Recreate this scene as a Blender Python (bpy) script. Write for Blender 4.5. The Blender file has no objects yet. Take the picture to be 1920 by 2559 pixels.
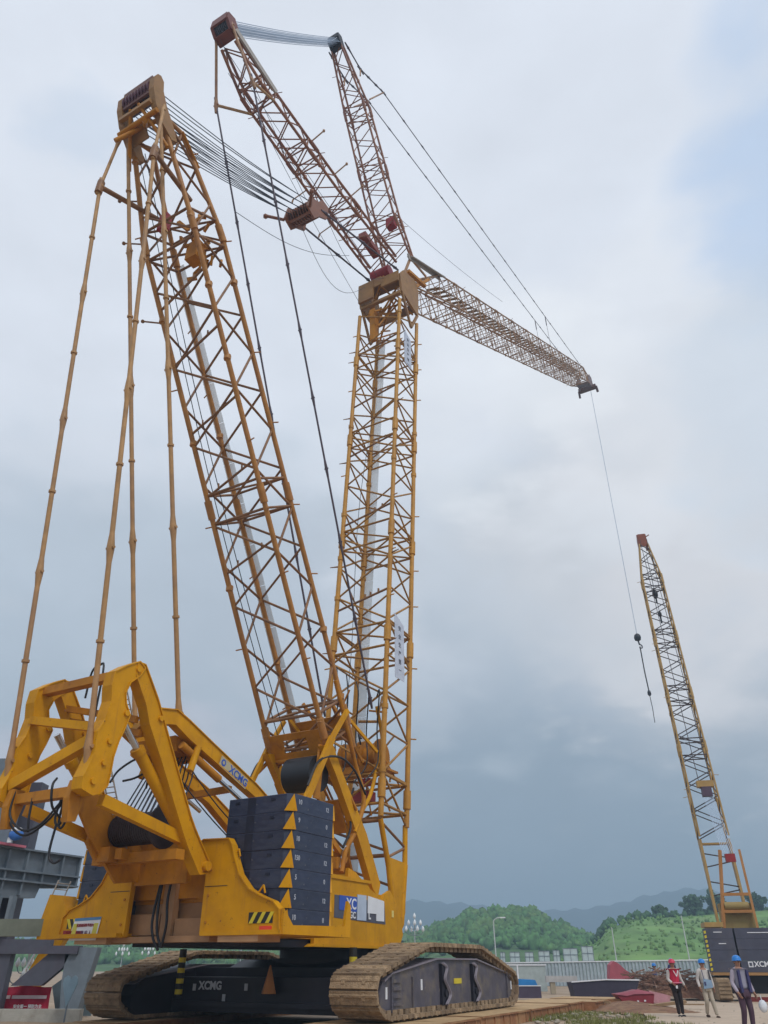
import bpy, math, random
from mathutils import Vector, Matrix
random.seed(11)
R = math.radians
scene = bpy.context.scene
COL = scene.collection

# ---------------------------------------------------------------- camera
cd = bpy.data.cameras.new("camera"); cam = bpy.data.objects.new("camera", cd); COL.objects.link(cam)
cd.sensor_fit = 'VERTICAL'; cd.sensor_height = 36.0; cd.lens = 36.0 * 1850 / 2559
cd.clip_start = 0.1; cd.clip_end = 6000
cam.location = (0, 0, 1.6); cam.rotation_euler = (R(90 + 31.4), 0, 0)
scene.camera = cam
scene.render.resolution_x = 768; scene.render.resolution_y = 1024

# ---------------------------------------------------------------- sky
SUN_EL, SUN_AZ = 50.0, 150.0          # overcast: sun hidden to the right, a little behind the camera
w = bpy.data.worlds.new("World"); scene.world = w; w.use_nodes = True
nt = w.node_tree; N = nt.nodes; L = nt.links; N.clear()
def nd(t, **k):
    n = N.new(t)
    for a, b in k.items(): setattr(n, a, b)
    return n
def vm(op, a, b=None):
    n = nd('ShaderNodeVectorMath', operation=op)
    for i, v in enumerate((a, b)):
        if v is None: continue
        if hasattr(v, 'links'): L.new(v, n.inputs[i])
        else: n.inputs[i].default_value = v
    return n
def mt(op, a, b=None, clamp=False):
    n = nd('ShaderNodeMath', operation=op, use_clamp=clamp)
    for i, v in enumerate((a, b)):
        if v is None: continue
        if hasattr(v, 'links'): L.new(v, n.inputs[i])
        else: n.inputs[i].default_value = v
    return n.outputs[0]
def mixc(f, a, b):
    n = nd('ShaderNodeMix', data_type='RGBA')
    if hasattr(f, 'links'): L.new(f, n.inputs[0])
    else: n.inputs[0].default_value = f
    for i, v in ((6, a), (7, b)):
        if hasattr(v, 'links'): L.new(v, n.inputs[i])
        else: n.inputs[i].default_value = (*v, 1)
    return n.outputs[2]
tc = nd('ShaderNodeTexCoord'); D = vm('NORMALIZE', tc.outputs['Generated']).outputs[0]
sep = nd('ShaderNodeSeparateXYZ'); L.new(D, sep.inputs[0]); z = sep.outputs[2]
den = mt('ADD', mt('MAXIMUM', z, 0.0), 0.35)
comb = nd('ShaderNodeCombineXYZ'); L.new(mt('DIVIDE', sep.outputs[0], den), comb.inputs[0]); L.new(mt('DIVIDE', sep.outputs[1], den), comb.inputs[1]); L.new(mt('MULTIPLY', z, 1.3), comb.inputs[2])
def noise(vec, scale, detail, rough=0.5, dist=0.0):
    n = nd('ShaderNodeTexNoise'); L.new(vec, n.inputs['Vector'])
    n.inputs['Scale'].default_value = scale; n.inputs['Detail'].default_value = detail
    n.inputs['Roughness'].default_value = rough; n.inputs['Distortion'].default_value = dist
    return n.outputs[0]
n1 = noise(comb.outputs[0], 1.6, 5, .5, .2); n2 = noise(comb.outputs[0], 4.0, 4, .5, .15)
def smooth(x, lo, hi, a=0.0, b=1.0):
    n = nd('ShaderNodeMapRange', interpolation_type='SMOOTHSTEP'); L.new(x, n.inputs[0])
    n.inputs[1].default_value = lo; n.inputs[2].default_value = hi; n.inputs[3].default_value = a; n.inputs[4].default_value = b
    return n.outputs[0]
# pale cloud deck overhead, greyer towards the horizon
nn = mt('ADD', mt('MULTIPLY', n1, .65), mt('MULTIPLY', n2, .35))
zn = mt('ADD', z, mt('MULTIPLY', mt('SUBTRACT', nn, .5), .55))
lit = smooth(zn, .05, .47)
col = mixc(lit, (.45, .52, .59), (.85, .90, .99))
n3 = noise(comb.outputs[0], 5.0, 5, .5, .15)
def blob(d, ang, soft, amt=1.0):      # 0..1 around a direction (azimuth, elevation), edges broken up by the cloud noise
    az, el = R(d[0]), R(d[1])
    v = (math.sin(az) * math.cos(el), math.cos(az) * math.cos(el), math.sin(el))
    c = vm('DOT_PRODUCT', D, v).outputs['Value']
    c = mt('ADD', c, mt('MULTIPLY', mt('SUBTRACT', mt('ADD', mt('MULTIPLY', nn, .6), mt('MULTIPLY', n3, .4)), .5), .011 * (ang + soft)))
    return mt('MULTIPLY', smooth(c, math.cos(R(ang + soft)), math.cos(R(max(ang - soft * .3, 0)))), amt)
for d, ang, soft, amt, cc in (((10, 12), 5, 10, .75, (.34, .42, .52)), ((24, 8), 5, 9, .6, (.36, .43, .51)), ((8, 3), 9, 8, .6, (.31, .385, .46)), ((-22, 20), 7, 12, .6, (.42, .51, .60)), ((17, 32), 1, 8, .6, (.52, .58, .66)),
                              ((2, 31), 3, 9, .25, (.56, .63, .71)), ((23, 25), 3, 12, 1.0, (.84, .84, .87)), ((8, 24), 3, 9, .5, (.62, .67, .73)), ((28, 38), 6, 9, .6, (.90, .93, .98)), ((-19, 5), 5, 8, .95, (.68, .68, .76)), ((50, 50), 5, 8, .8, (.52, .66, .88)),
                              ((-34, 52), .5, 4, .4, (.58, .69, .85)), ((13, 55), .3, 2.4, .55, (.60, .72, .92)), ((22, 51), .3, 2.5, .4, (.66, .77, .92)), ((38, 32), 4, 7, .5, (.66, .75, .86)), ((9, 42), 4, 6, .5, (.95, .98, 1.02)), ((-8, 20), 3, 8, .4, (.50, .56, .64))):
    col = mixc(blob(d, ang, soft, amt), col, cc)
wv = vm('SCALE', col); L.new(mt('ADD', 1.0, mt('MULTIPLY', mt('SUBTRACT', n3, .5), .30)), wv.inputs[3]); col = wv.outputs[0]
sky = nd('ShaderNodeTexSky', sky_type='NISHITA', sun_disc=False); sky.sun_elevation = R(SUN_EL); sky.sun_rotation = R(SUN_AZ)
bg = nd('ShaderNodeBackground'); L.new(col, bg.inputs[0]); bg.inputs[1].default_value = 1.0
bg2 = nd('ShaderNodeBackground'); L.new(sky.outputs[0], bg2.inputs[0]); bg2.inputs[1].default_value = 0.08
ad = nd('ShaderNodeMixShader'); ad.inputs[0].default_value = .06; L.new(bg.outputs[0], ad.inputs[1]); L.new(bg2.outputs[0], ad.inputs[2])
wo = nd('ShaderNodeOutputWorld'); L.new(ad.outputs[0], wo.inputs[0])
sl = bpy.data.lights.new("sun", 'SUN'); sl.energy = 1.5; sl.angle = R(14); sl.color = (1, .95, .87)
so = bpy.data.objects.new("sun", sl); COL.objects.link(so)
sd = Vector((math.sin(R(SUN_AZ)) * math.cos(R(SUN_EL)), math.cos(R(SUN_AZ)) * math.cos(R(SUN_EL)), math.sin(R(SUN_EL))))
so.rotation_euler = sd.to_track_quat('Z', 'Y').to_euler()
scene.view_settings.view_transform = 'Standard'; scene.view_settings.look = 'None'
scene.view_settings.exposure = 0.0; scene.view_settings.gamma = 1.0

# ---------------------------------------------------------------- materials
def mat(name, col, rough=.6, metal=0.0, var=.12, scale=3.0, dirt=None, dirt_amt=.35, dirt_scale=1.2, bump=.0, bscale=30, spec=.4, alpha=1.0, stretch=(1, 1, 1), chips=None, streak=None, perobj=0.0):
    m = bpy.data.materials.new(name); m.use_nodes = True; t = m.node_tree; n = t.nodes; l = t.links
    b = n['Principled BSDF']; b.inputs['Roughness'].default_value = rough; b.inputs['Metallic'].default_value = metal
    b.inputs['Specular IOR Level'].default_value = spec
    tcn = n.new('ShaderNodeTexCoord'); mp = n.new('ShaderNodeMapping'); mp.inputs['Scale'].default_value = stretch
    l.new(tcn.outputs['Object'], mp.inputs[0])
    nz = n.new('ShaderNodeTexNoise'); nz.inputs['Scale'].default_value = scale; nz.inputs['Detail'].default_value = 6; l.new(mp.outputs[0], nz.inputs['Vector'])
    mr = n.new('ShaderNodeMapRange'); mr.inputs[1].default_value = .3; mr.inputs[2].default_value = .7; mr.inputs[3].default_value = 1 - var; mr.inputs[4].default_value = 1 + var
    l.new(nz.outputs[0], mr.inputs[0])
    vs = n.new('ShaderNodeVectorMath'); vs.operation = 'SCALE'; vs.inputs[0].default_value = col; l.new(mr.outputs[0], vs.inputs[3])
    out = vs.outputs[0]
    if dirt:
        n2 = n.new('ShaderNodeTexNoise'); n2.inputs['Scale'].default_value = dirt_scale; n2.inputs['Detail'].default_value = 9; n2.inputs['Roughness'].default_value = .65; l.new(mp.outputs[0], n2.inputs['Vector'])
        m2 = n.new('ShaderNodeMapRange'); m2.inputs[1].default_value = .48; m2.inputs[2].default_value = .72; m2.inputs[4].default_value = dirt_amt; l.new(n2.outputs[0], m2.inputs[0])
        mx = n.new('ShaderNodeMix'); mx.data_type = 'RGBA'; l.new(m2.outputs[0], mx.inputs[0]); l.new(out, mx.inputs[6]); mx.inputs[7].default_value = (*dirt, 1); out = mx.outputs[2]
    def layer(out, sc, st, lo, hi, amt, colr):
        mq = n.new('ShaderNodeMapping'); mq.inputs['Scale'].default_value = st; l.new(tcn.outputs['Object'], mq.inputs[0])
        q = n.new('ShaderNodeTexNoise'); q.inputs['Scale'].default_value = sc; q.inputs['Detail'].default_value = 8; q.inputs['Roughness'].default_value = .7; l.new(mq.outputs[0], q.inputs['Vector'])
        m2 = n.new('ShaderNodeMapRange'); m2.inputs[1].default_value = lo; m2.inputs[2].default_value = hi; m2.inputs[4].default_value = amt; l.new(q.outputs[0], m2.inputs[0])
        mx = n.new('ShaderNodeMix'); mx.data_type = 'RGBA'; l.new(m2.outputs[0], mx.inputs[0]); l.new(out, mx.inputs[6]); mx.inputs[7].default_value = (*colr, 1); return mx.outputs[2]
    if streak: out = layer(out, 3.5, (1.6, 1.6, .18), .55, .72, .55, streak)
    if chips: out = layer(out, 7.0, (1, 1, 1), .63, .68, .8, chips)
    if perobj:
        oi = n.new('ShaderNodeObjectInfo'); mr3 = n.new('ShaderNodeMapRange'); mr3.inputs[3].default_value = 1 - perobj; mr3.inputs[4].default_value = 1 + perobj; l.new(oi.outputs['Random'], mr3.inputs[0])
        v3 = n.new('ShaderNodeVectorMath'); v3.operation = 'SCALE'; l.new(out, v3.inputs[0]); l.new(mr3.outputs[0], v3.inputs[3]); out = v3.outputs[0]
    l.new(out, b.inputs['Base Color'])
    if bump:
        n3 = n.new('ShaderNodeTexNoise'); n3.inputs['Scale'].default_value = bscale; n3.inputs['Detail'].default_value = 5; l.new(mp.outputs[0], n3.inputs['Vector'])
        bp = n.new('ShaderNodeBump'); bp.inputs['Strength'].default_value = bump; bp.inputs['Distance'].default_value = .05; l.new(n3.outputs[0], bp.inputs['Height']); l.new(bp.outputs[0], b.inputs['Normal'])
    if alpha < 1: b.inputs['Alpha'].default_value = alpha
    return m
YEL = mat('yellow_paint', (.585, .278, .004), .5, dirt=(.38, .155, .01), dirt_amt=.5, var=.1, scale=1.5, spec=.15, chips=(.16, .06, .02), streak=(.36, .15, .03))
YEL2 = mat('yellow_paint_browner', (.44, .18, .012), .55, dirt=(.26, .09, .02), dirt_amt=.6, var=.18, scale=2, spec=.25, chips=(.10, .04, .02), streak=(.22, .08, .025))  # darker, browner version of the yellow paint
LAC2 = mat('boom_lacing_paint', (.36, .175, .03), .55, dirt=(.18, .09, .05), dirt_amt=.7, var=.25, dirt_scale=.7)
HEADM = mat('khaki_head_paint', (.30, .16, .055), .6, dirt=(.16, .07, .05), dirt_amt=.7, var=.2, dirt_scale=1.5)
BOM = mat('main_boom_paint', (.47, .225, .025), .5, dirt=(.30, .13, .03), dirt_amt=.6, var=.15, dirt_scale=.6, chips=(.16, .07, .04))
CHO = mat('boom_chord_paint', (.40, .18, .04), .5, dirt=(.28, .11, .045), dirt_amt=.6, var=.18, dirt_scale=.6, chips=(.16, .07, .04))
LAC = mat('backlit_lacing_paint', (.24, .115, .045), .55, dirt=(.16, .08, .05), dirt_amt=.7, var=.25, dirt_scale=.7)  # yellow lacing darkened to brown: its backlit look is in the colour
JIBM = mat('jib_paint', (.36, .20, .10), .55, dirt=(.20, .09, .08), dirt_amt=.7, var=.25, dirt_scale=.5)
STRM = mat('strut_paint', (.30, .135, .08), .55, dirt=(.18, .07, .08), dirt_amt=.6, var=.2, dirt_scale=.7)
PEN = mat('pendant_bar_paint', (.40, .225, .09), .55, dirt=(.26, .15, .10), dirt_amt=.6, var=.2, dirt_scale=.5)
PND = mat('dark_pendant_steel', (.09, .07, .09), .5, metal=.2, var=.2)
NAVY = mat('navy_counterweight_paint', (.024, .034, .072), .42, dirt=(.07, .08, .11), dirt_amt=.5, chips=(.16, .16, .17), streak=(.05, .055, .08), perobj=.15, dirt_scale=2.2, var=.2, stretch=(1, 1, 3), bump=.15)
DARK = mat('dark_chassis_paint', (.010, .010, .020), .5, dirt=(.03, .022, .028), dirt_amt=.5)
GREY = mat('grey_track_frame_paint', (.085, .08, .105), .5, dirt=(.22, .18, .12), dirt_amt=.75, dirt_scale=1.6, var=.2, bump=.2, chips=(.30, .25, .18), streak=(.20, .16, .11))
SHOE = mat('muddy_track_shoe', (.31, .22, .135), .9, dirt=(.11, .07, .05), dirt_amt=.8, dirt_scale=2.0, var=.35, scale=8, bump=.8, chips=(.42, .33, .24), perobj=.22)
ROPE = mat('wire_rope', (.055, .06, .085), .5, metal=.3, var=.1)
ROPEL = mat('pale_wire_rope', (.30, .38, .50), .45, metal=.3, var=.1)
BLK = mat('black_rubber', (.012, .013, .018), .45)
CHR = mat('bright_cylinder_rod', (.55, .55, .56), .2, metal=.9, var=.05)
RED = mat('red_painted_part', (.28, .02, .025), .5)
LRED = mat('red_reflector', (.75, .06, .02), .35)
WHT = mat('white_lettering', (.72, .74, .78), .6, var=.04)
GRYL = mat('faint_stencil', (.40, .43, .50), .6, var=.3, scale=20)
BLU = mat('blue_lettering', (.03, .09, .42), .5, var=.05)
PANE = mat('pale_cab_glass', (.45, .52, .64), .12, var=.08, spec=.8)
STRIPE_Y = mat('hazard_yellow', (.62, .50, .03), .5, var=.1)
STRIPE_B = mat('hazard_black', (.02, .018, .015), .5)
WALK = mat('pale_walkway_mesh', (.62, .66, .68), .7, alpha=.42, var=.05)
MARO = mat('dark_maroon_sheave', (.09, .03, .05), .55)
STEEL = mat('grey_steel_paint', (.17, .21, .25), .55, dirt=(.10, .12, .15), dirt_amt=.6, dirt_scale=.8, var=.12)
STEELD = mat('dark_steel_paint', (.085, .09, .12), .55, dirt=(.09, .06, .09), dirt_amt=.5)
OLIVE = mat('olive_beam_paint', (.17, .19, .15), .65, dirt=(.10, .11, .09), dirt_amt=.5)
CONC = mat('weathered_concrete', (.42, .41, .37), .9, dirt=(.25, .22, .18), dirt_amt=.6, dirt_scale=2, bump=.3)
RUST = mat('rusty_steel_mat', (.30, .135, .06), .8, dirt=(.42, .27, .13), dirt_amt=.8, dirt_scale=1.4, var=.25, bump=.4, bscale=12)
MATTOP = mat('sandy_steel_mat_top', (.46, .31, .16), .85, dirt=(.24, .12, .06), dirt_amt=.6, dirt_scale=.9, var=.2, bump=.3)

# ---------------------------------------------------------------- mesh helpers
class MB:
    def __init__(s): s.v = []; s.f = []; s.sm = []
    def add(s, vs, fs, smooth=False):
        o = len(s.v); s.v += [tuple(v) for v in vs]; s.f += [tuple(i + o for i in f) for f in fs]; s.sm += [smooth] * len(fs)
    def tube(s, p, q, r, n=8, r2=None, caps=True):
        p = Vector(p); q = Vector(q); d = (q - p)
        if d.length < 1e-6: return s
        d.normalize(); x = d.orthogonal().normalized(); y = d.cross(x); r2 = r if r2 is None else r2
        vs = []
        for c, rr in ((p, r), (q, r2)):
            for i in range(n):
                a = 2 * math.pi * i / n; vs.append(c + (x * math.cos(a) + y * math.sin(a)) * rr)
        s.add(vs, [(i, (i + 1) % n, n + (i + 1) % n, n + i) for i in range(n)], n > 4)
        if caps: s.add(vs, [tuple(range(n - 1, -1, -1)), tuple(range(n, 2 * n))])
        return s
    def path(s, pts, r, n=6):
        pts = [Vector(p) for p in pts]; m = len(pts); ref = None; rings = []
        for i, p in enumerate(pts):
            d = (pts[min(i + 1, m - 1)] - pts[max(i - 1, 0)]).normalized()
            x = d.orthogonal().normalized() if ref is None else (ref - d * ref.dot(d)).normalized(); ref = x; y = d.cross(x)
            rings.append([p + (x * math.cos(2 * math.pi * k / n) + y * math.sin(2 * math.pi * k / n)) * r for k in range(n)])
        vs = [v for g in rings for v in g]; fs = [(i * n + k, i * n + (k + 1) % n, (i + 1) * n + (k + 1) % n, (i + 1) * n + k) for i in range(m - 1) for k in range(n)]
        s.add(vs, fs, True); s.add(vs, [tuple(range(n - 1, -1, -1)), tuple(range((m - 1) * n, m * n))]); return s
    def box(s, lo, hi):
        (a, b, c), (d, e, f) = lo, hi
        s.add([(a, b, c), (d, b, c), (d, e, c), (a, e, c), (a, b, f), (d, b, f), (d, e, f), (a, e, f)],
              [(3, 2, 1, 0), (4, 5, 6, 7), (0, 1, 5, 4), (1, 2, 6, 5), (2, 3, 7, 6), (3, 0, 4, 7)]); return s
    def beam(s, p, q, w, h, up=(0, 0, 1)):          # rectangular bar from p to q
        p = Vector(p); q = Vector(q); d = (q - p).normalized(); x = d.cross(Vector(up))
        if x.length < 1e-3: x = d.cross(Vector((0, 1, 0)))
        x.normalize(); y = x.cross(d); vs = []
        for c in (p, q):
            for sx, sy in ((-1, -1), (1, -1), (1, 1), (-1, 1)): vs.append(c + x * sx * w / 2 + y * sy * h / 2)
        s.add(vs, [(3, 2, 1, 0), (4, 5, 6, 7), (0, 1, 5, 4), (1, 2, 6, 5), (2, 3, 7, 6), (3, 0, 4, 7)]); return s
    def prism(s, poly, o, u, v, n, t):              # polygon (u,v) extruded by t along n, centred on it
        o, u, v, n = map(Vector, (o, u, v, n)); m = len(poly)
        vs = [o + u * a + v * b - n * t / 2 for a, b in poly] + [o + u * a + v * b + n * t / 2 for a, b in poly]
        s.add(vs, [tuple(range(m - 1, -1, -1)), tuple(range(m, 2 * m))] + [(i, (i + 1) % m, m + (i + 1) % m, m + i) for i in range(m)]); return s
    def plate(s, poly, l, t):                       # side plate in the crane's (a,z) plane at lateral l
        return s.prism(poly, (l, 0, 0), (0, 1, 0), (0, 0, 1), (1, 0, 0), t)
    def rim(s, poly, l, w, h=.03):                   # flange strips round the edge of a side plate
        for (a0, z0), (a1, z1) in zip(poly, poly[1:] + poly[:1]): s.beam((l, a0, z0), (l, a1, z1), w, h, up=(1, 0, 0) if False else (0, -(z1 - z0), a1 - a0))
        return s
    def wall(s, poly, a, t):                        # plate in the (l,z) plane at forward a
        return s.prism(poly, (0, a, 0), (1, 0, 0), (0, 0, 1), (0, 1, 0), t)
    def disc(s, c, ax, r, t, n=20):
        c = Vector(c); ax = Vector(ax).normalized(); return s.tube(c - ax * t / 2, c + ax * t / 2, r, n)
    def lathe(s, c, prof, n=16):
        c = Vector(c); vs = []; m = len(prof)
        for r, zz in prof:
            for i in range(n): a = 2 * math.pi * i / n; vs.append(c + Vector((r * math.cos(a), r * math.sin(a), zz)))
        s.add(vs, [(j * n + i, j * n + (i + 1) % n, (j + 1) * n + (i + 1) % n, (j + 1) * n + i) for j in range(m - 1) for i in range(n)], True)
        s.add(vs, [tuple(range(n - 1, -1, -1)), tuple(range((m - 1) * n, m * n))]); return s
    def ball(s, c, r, n=10, sz=(1, 1, 1)):
        c = Vector(c); vs = []; fs = []
        for j in range(n // 2 + 1):
            t = math.pi * j / (n // 2)
            for i in range(n): a = 2 * math.pi * i / n; vs.append(c + Vector((math.sin(t) * math.cos(a) * sz[0], math.sin(t) * math.sin(a) * sz[1], math.cos(t) * sz[2])) * r)
        for j in range(n // 2):
            for i in range(n): fs.append((j * n + i, (j + 1) * n + i, (j + 1) * n + (i + 1) % n, j * n + (i + 1) % n))
        s.add(vs, fs, True); return s
    def xf(s, fn): s.v = [tuple(fn(Vector(v))) for v in s.v]; return s
    def build(s, name, m, parent=None, label=None, kind=None):
        me = bpy.data.meshes.new(name); me.from_pydata(s.v, [], s.f); me.polygons.foreach_set('use_smooth', s.sm); me.update()
        me.materials.append(m); o = bpy.data.objects.new(name, me); COL.objects.link(o)
        if parent: o.parent = parent
        if label: o['label'] = label
        if kind: o['kind'] = kind
        return o
def tag(o, label, cat=None, group=None, kind=None):
    if label: o['label'] = label
    if cat: o['category'] = cat
    if group: o['group'] = group
    if kind: o['kind'] = kind
    return o
def thing(name, label, cat, loc=(0, 0, 0), rz=0, group=None):
    o = bpy.data.objects.new(name, None); COL.objects.link(o); o.location = loc; o.rotation_euler = (0, 0, rz); o.empty_display_size = .3
    return tag(o, label, cat, group)
def text(body, name, m, parent, o, u, v, size, bold=0.0, depth=.004):
    """lettering mesh: origin o (centre), reading direction u, up direction v"""
    c = bpy.data.curves.new(name, 'FONT'); c.body = body; c.size = size; c.align_x = 'CENTER'; c.align_y = 'CENTER'; c.extrude = depth; c.offset = bold; c.resolution_u = 3
    t = bpy.data.objects.new(name, c); COL.objects.link(t); bpy.context.view_layer.update()
    me = bpy.data.meshes.new_from_object(t.evaluated_get(bpy.context.evaluated_depsgraph_get())); bpy.data.objects.remove(t)
    u = Vector(u).normalized(); v = Vector(v); v = (v - u * v.dot(u)).normalized(); n = u.cross(v)
    M = Matrix((u, v, n)).transposed().to_4x4(); M.translation = Vector(o); me.transform(M)
    me.materials.clear(); me.materials.append(m); ob = bpy.data.objects.new(name, me); COL.objects.link(ob); ob.parent = parent
    return ob
def lerp(a, b, t): return a + (b - a) * t
def smoothpath(pts, n=5):
    P = [Vector(p) for p in pts]; P = [P[0] * 2 - P[1]] + P + [P[-1] * 2 - P[-2]]; out = []
    for i in range(1, len(P) - 2):
        for k in range(n):
            t = k / n; a, b_, c, d = P[i - 1:i + 3]; out.append(.5 * ((2 * b_) + (c - a) * t + (2 * a - 5 * b_ + 4 * c - d) * t * t + (3 * b_ - a - 3 * c + d) * t ** 3))
    out.append(P[-2]); return out

# ================================================================= MAIN CRANE
# crane frame: x = to its right, y = forward, z = up; origin under the slewing centre
CR = thing('crawler_crane', 'huge yellow crawler crane with raked rear mast and navy counterweights, largest in view', 'crane', (-1.76, 29.13, 0), R(-30))

def station(P, i):
    """tangent-based in-plane normal at polyline vertex i (points are (a,z))"""
    a = Vector(P[max(i - 1, 0)]); b = Vector(P[min(i + 1, len(P) - 1)]); u = (b - a).normalized(); return Vector((u.y, -u.x))
def lattice(parent, name, pts, wd, bay, rc, rl, mc, ml, pairs=True, frames=(), fr=None, chordname='chord', lat=0.0, pegs=0, rungs=False):
    """four-chord boom: pts = [(a,z)], wd = [(W,D)], zigzag lacing on all faces"""
    P = [Vector(p) for p in pts]; seg = [(P[i + 1] - P[i]).length for i in range(len(P) - 1)]; T = sum(seg)
    nrm = [station(pts, i) for i in range(len(P))]
    def at(s):
        d = s * T
        for i, g in enumerate(seg):
            if d <= g + 1e-6 or i == len(seg) - 1:
                t = d / g; n = (nrm[i].lerp(nrm[i + 1], t)).normalized()
                return P[i].lerp(P[i + 1], t), n, lerp(wd[i][0], wd[i + 1][0], t), lerp(wd[i][1], wd[i + 1][1], t)
            d -= g
    def node(s, sl, sdp):
        c, n, W, D = at(s); q = c + n * sdp * D / 2; return Vector((lat + sl * W / 2, q.x, q.y))
    nb = max(2, round(T / bay)); lac = MB()
    for (A, B, par) in (((-1, -1), (1, -1), 0), ((-1, 1), (1, 1), 0), ((-1, -1), (-1, 1), 1), ((1, -1), (1, 1), 1)):
        k2 = nb if A[1] == B[1] else nb
        for k in range(k2):
            a, b = (A, B) if (k + par) % 2 == 0 else (B, A)
            lac.tube(node(k / k2, *a), node((k + 1) / k2, *b), rl, 6, caps=False)
    if rungs:
        for k in range(1, nb):
            for q in (-1, 1): lac.tube(node(k / nb, q, -1), node(k / nb, q, 1), rl * .9, 6, caps=False)
    fr = fr or rl * 1.15
    for s in frames:
        for ds in (0,) if rl < .03 else (-.55 / T, .55 / T):
            c4 = [node(s + ds, *q) for q in ((-1, -1), (1, -1), (1, 1), (-1, 1))]
            for i in range(4): lac.tube(c4[i], c4[(i + 1) % 4], fr, 6, caps=False)
            lac.tube(c4[0], c4[2], rl, 6, caps=False)
    main = lac.build(name, ml, parent)
    for q in ((-1, -1), (1, -1), (1, 1), (-1, 1)):
        ch = MB(); ss = [0]; acc = 0
        for g in seg: acc += g; ss.append(acc / T)
        for s0, s1 in zip(ss[:-1], ss[1:]): ch.tube(node(s0, *q), node(s1, *q), rc, 10)
        for s in frames:
            a = node(s - .35 / T, *q); b = node(s + .35 / T, *q); ch.tube(a, b, rc * 1.45, 10)
        for k in range(pegs):      # short rope guides and cable brackets on the chords
            s = (k + .3 + .4 * random.random()) / pegs; p = node(s, *q)
            if random.random() < .55: ch.tube(p, p + Vector((q[0] * .32, q[1] * .1, -.04)), rc * .28, 5)
            else: ch.tube(p + Vector((0, 0, -.1)), p + Vector((0, 0, .1)), rc * 1.35, 8)
        ch.build(chordname, mc, main)
    return main, node

# ---- superlift mast (leans back over the camera side)
MA = [(-1.54, 8.0), (-11.89, 25.3), (-14.05, 29.0)]
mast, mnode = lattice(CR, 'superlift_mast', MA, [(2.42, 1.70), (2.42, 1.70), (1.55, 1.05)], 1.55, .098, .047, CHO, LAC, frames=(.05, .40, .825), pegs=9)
# pale walkway strip on the front face
b = MB(); p0, n0 = Vector(MA[0]), station(MA, 0); p1 = Vector(MA[1]); dn = .95
for k in range(12):
    t0, t1 = k / 12 + .0006, (k + 1) / 12 - .0006; q0 = p0.lerp(p1, t0 * .985) + n0 * dn; q1 = p0.lerp(p1, t1 * .985) + n0 * dn
    b.beam((-1.18, q0.x, q0.y), (-1.18, q1.x, q1.y), .5, .03, up=(0, n0.x, n0.y))
b.build('walkway_strip', WALK, mast)
b = MB()
for lx in (-.92, -.62): b.path([(lx, lerp(-14.0, -1.9, t), lerp(28.5, 7.6, t) - .9 * math.sin(t * 3.14)) for t in [k / 12 for k in range(13)]], .016, 4)
b.build('hanging_cable', BLK, mast)
# cross brackets with small lamps inside the mast
for s in (.30, .42, .52, .63, .72): 
    b = MB(); A = mnode(s, -1, -1); B = mnode(s + .03, 1, -1); b.tube(A, B, .05, 6)
    for t in (.25, .5, .75): q = A.lerp(B, t); b.tube(q, q + Vector((0, -.02, .22)), .035, 5)
    b.build('rope_guide_bar', LAC, mast)
# mast head
h = MB()
ck = [(-15.1, 28.9), (-15.38, 29.6), (-15.45, 30.2), (-15.35, 30.5), (-15.2, 30.6), (-15.02, 30.45), (-14.93, 29.95), (-14.62, 29.35), (-14.15, 28.75), (-13.85, 28.2), (-14.1, 28.0), (-14.6, 28.3)]
h.plate(ck, .84, .26)
head = h.build('mast_head', HEADM, mast)
b = MB(); b.plate(ck, -.84, .26); b.build('cheek_plate', HEADM, mast)
b = MB(); b.prism([(-.75, -.15), (.75, -.15), (.75, .8), (-.75, .8)], (0, -15.3, 29.7), (1, 0, 0), (0, -.1, 1), (0, 1, .1), .08); b.build('head_cross_plate', mat('maroon_head_plate', (.15, .065, .055), .6, dirt=(.25, .13, .06), dirt_amt=.6, dirt_scale=1.5), mast); b = MB()
b.prism([(-.75, .5), (.1, .5), (.1, 1.2), (-.75, 1.2)], (0, -14.2, 27.9), (1, 0, 0), (0, -.55, .83), (0, .83, .55), .08)
b.build('head_cross_plate', HEADM, mast); MB().box((-.8, -15.3, 28.95), (.8, -15.15, 29.15)).build('head_cross_bar', HEADM, mast)
for k in range(9):
    MB().disc((-.64 + k * .16, -15.12, 29.95), (1, 0, 0), .36, .07).build('sheave', MARO, mast)
b = MB()
for l in (-.7, .7):
    b.tube((l * 1.1, -15.2, 27.8), (-l * .6, -14.4, 29.4), .09, 8); b.tube((l * 1.4, -14.2, 27.4), (l * .3, -15.3, 29.2), .07, 8)
b.tube((1.2, -13.9, 28.6), (.9, -12.6, 28.25), .07, 8); b.tube((-1, -15.0, 28.6), (1, -15.0, 28.6), .1, 8)
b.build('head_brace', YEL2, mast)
for q1 in (-1, 1):
    for q2 in (-1, 1): MB().tube(mnode(1, q1, q2), (q1 * .84, -14.75 if q2 < 0 else -14.35, 29.3 if q2 < 0 else 29.0), .09, 8).build('head_leg', CHO, mast)
    MB().tube(mnode(.93, q1, 1), (q1 * .84, -14.5, 29.0), .05, 8).build('head_leg', LAC, mast)
MB().beam(mnode(.995, -1, 1), mnode(.995, 1, 1), .12, .2).build('head_cross_bar', HEADM, mast)
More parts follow.
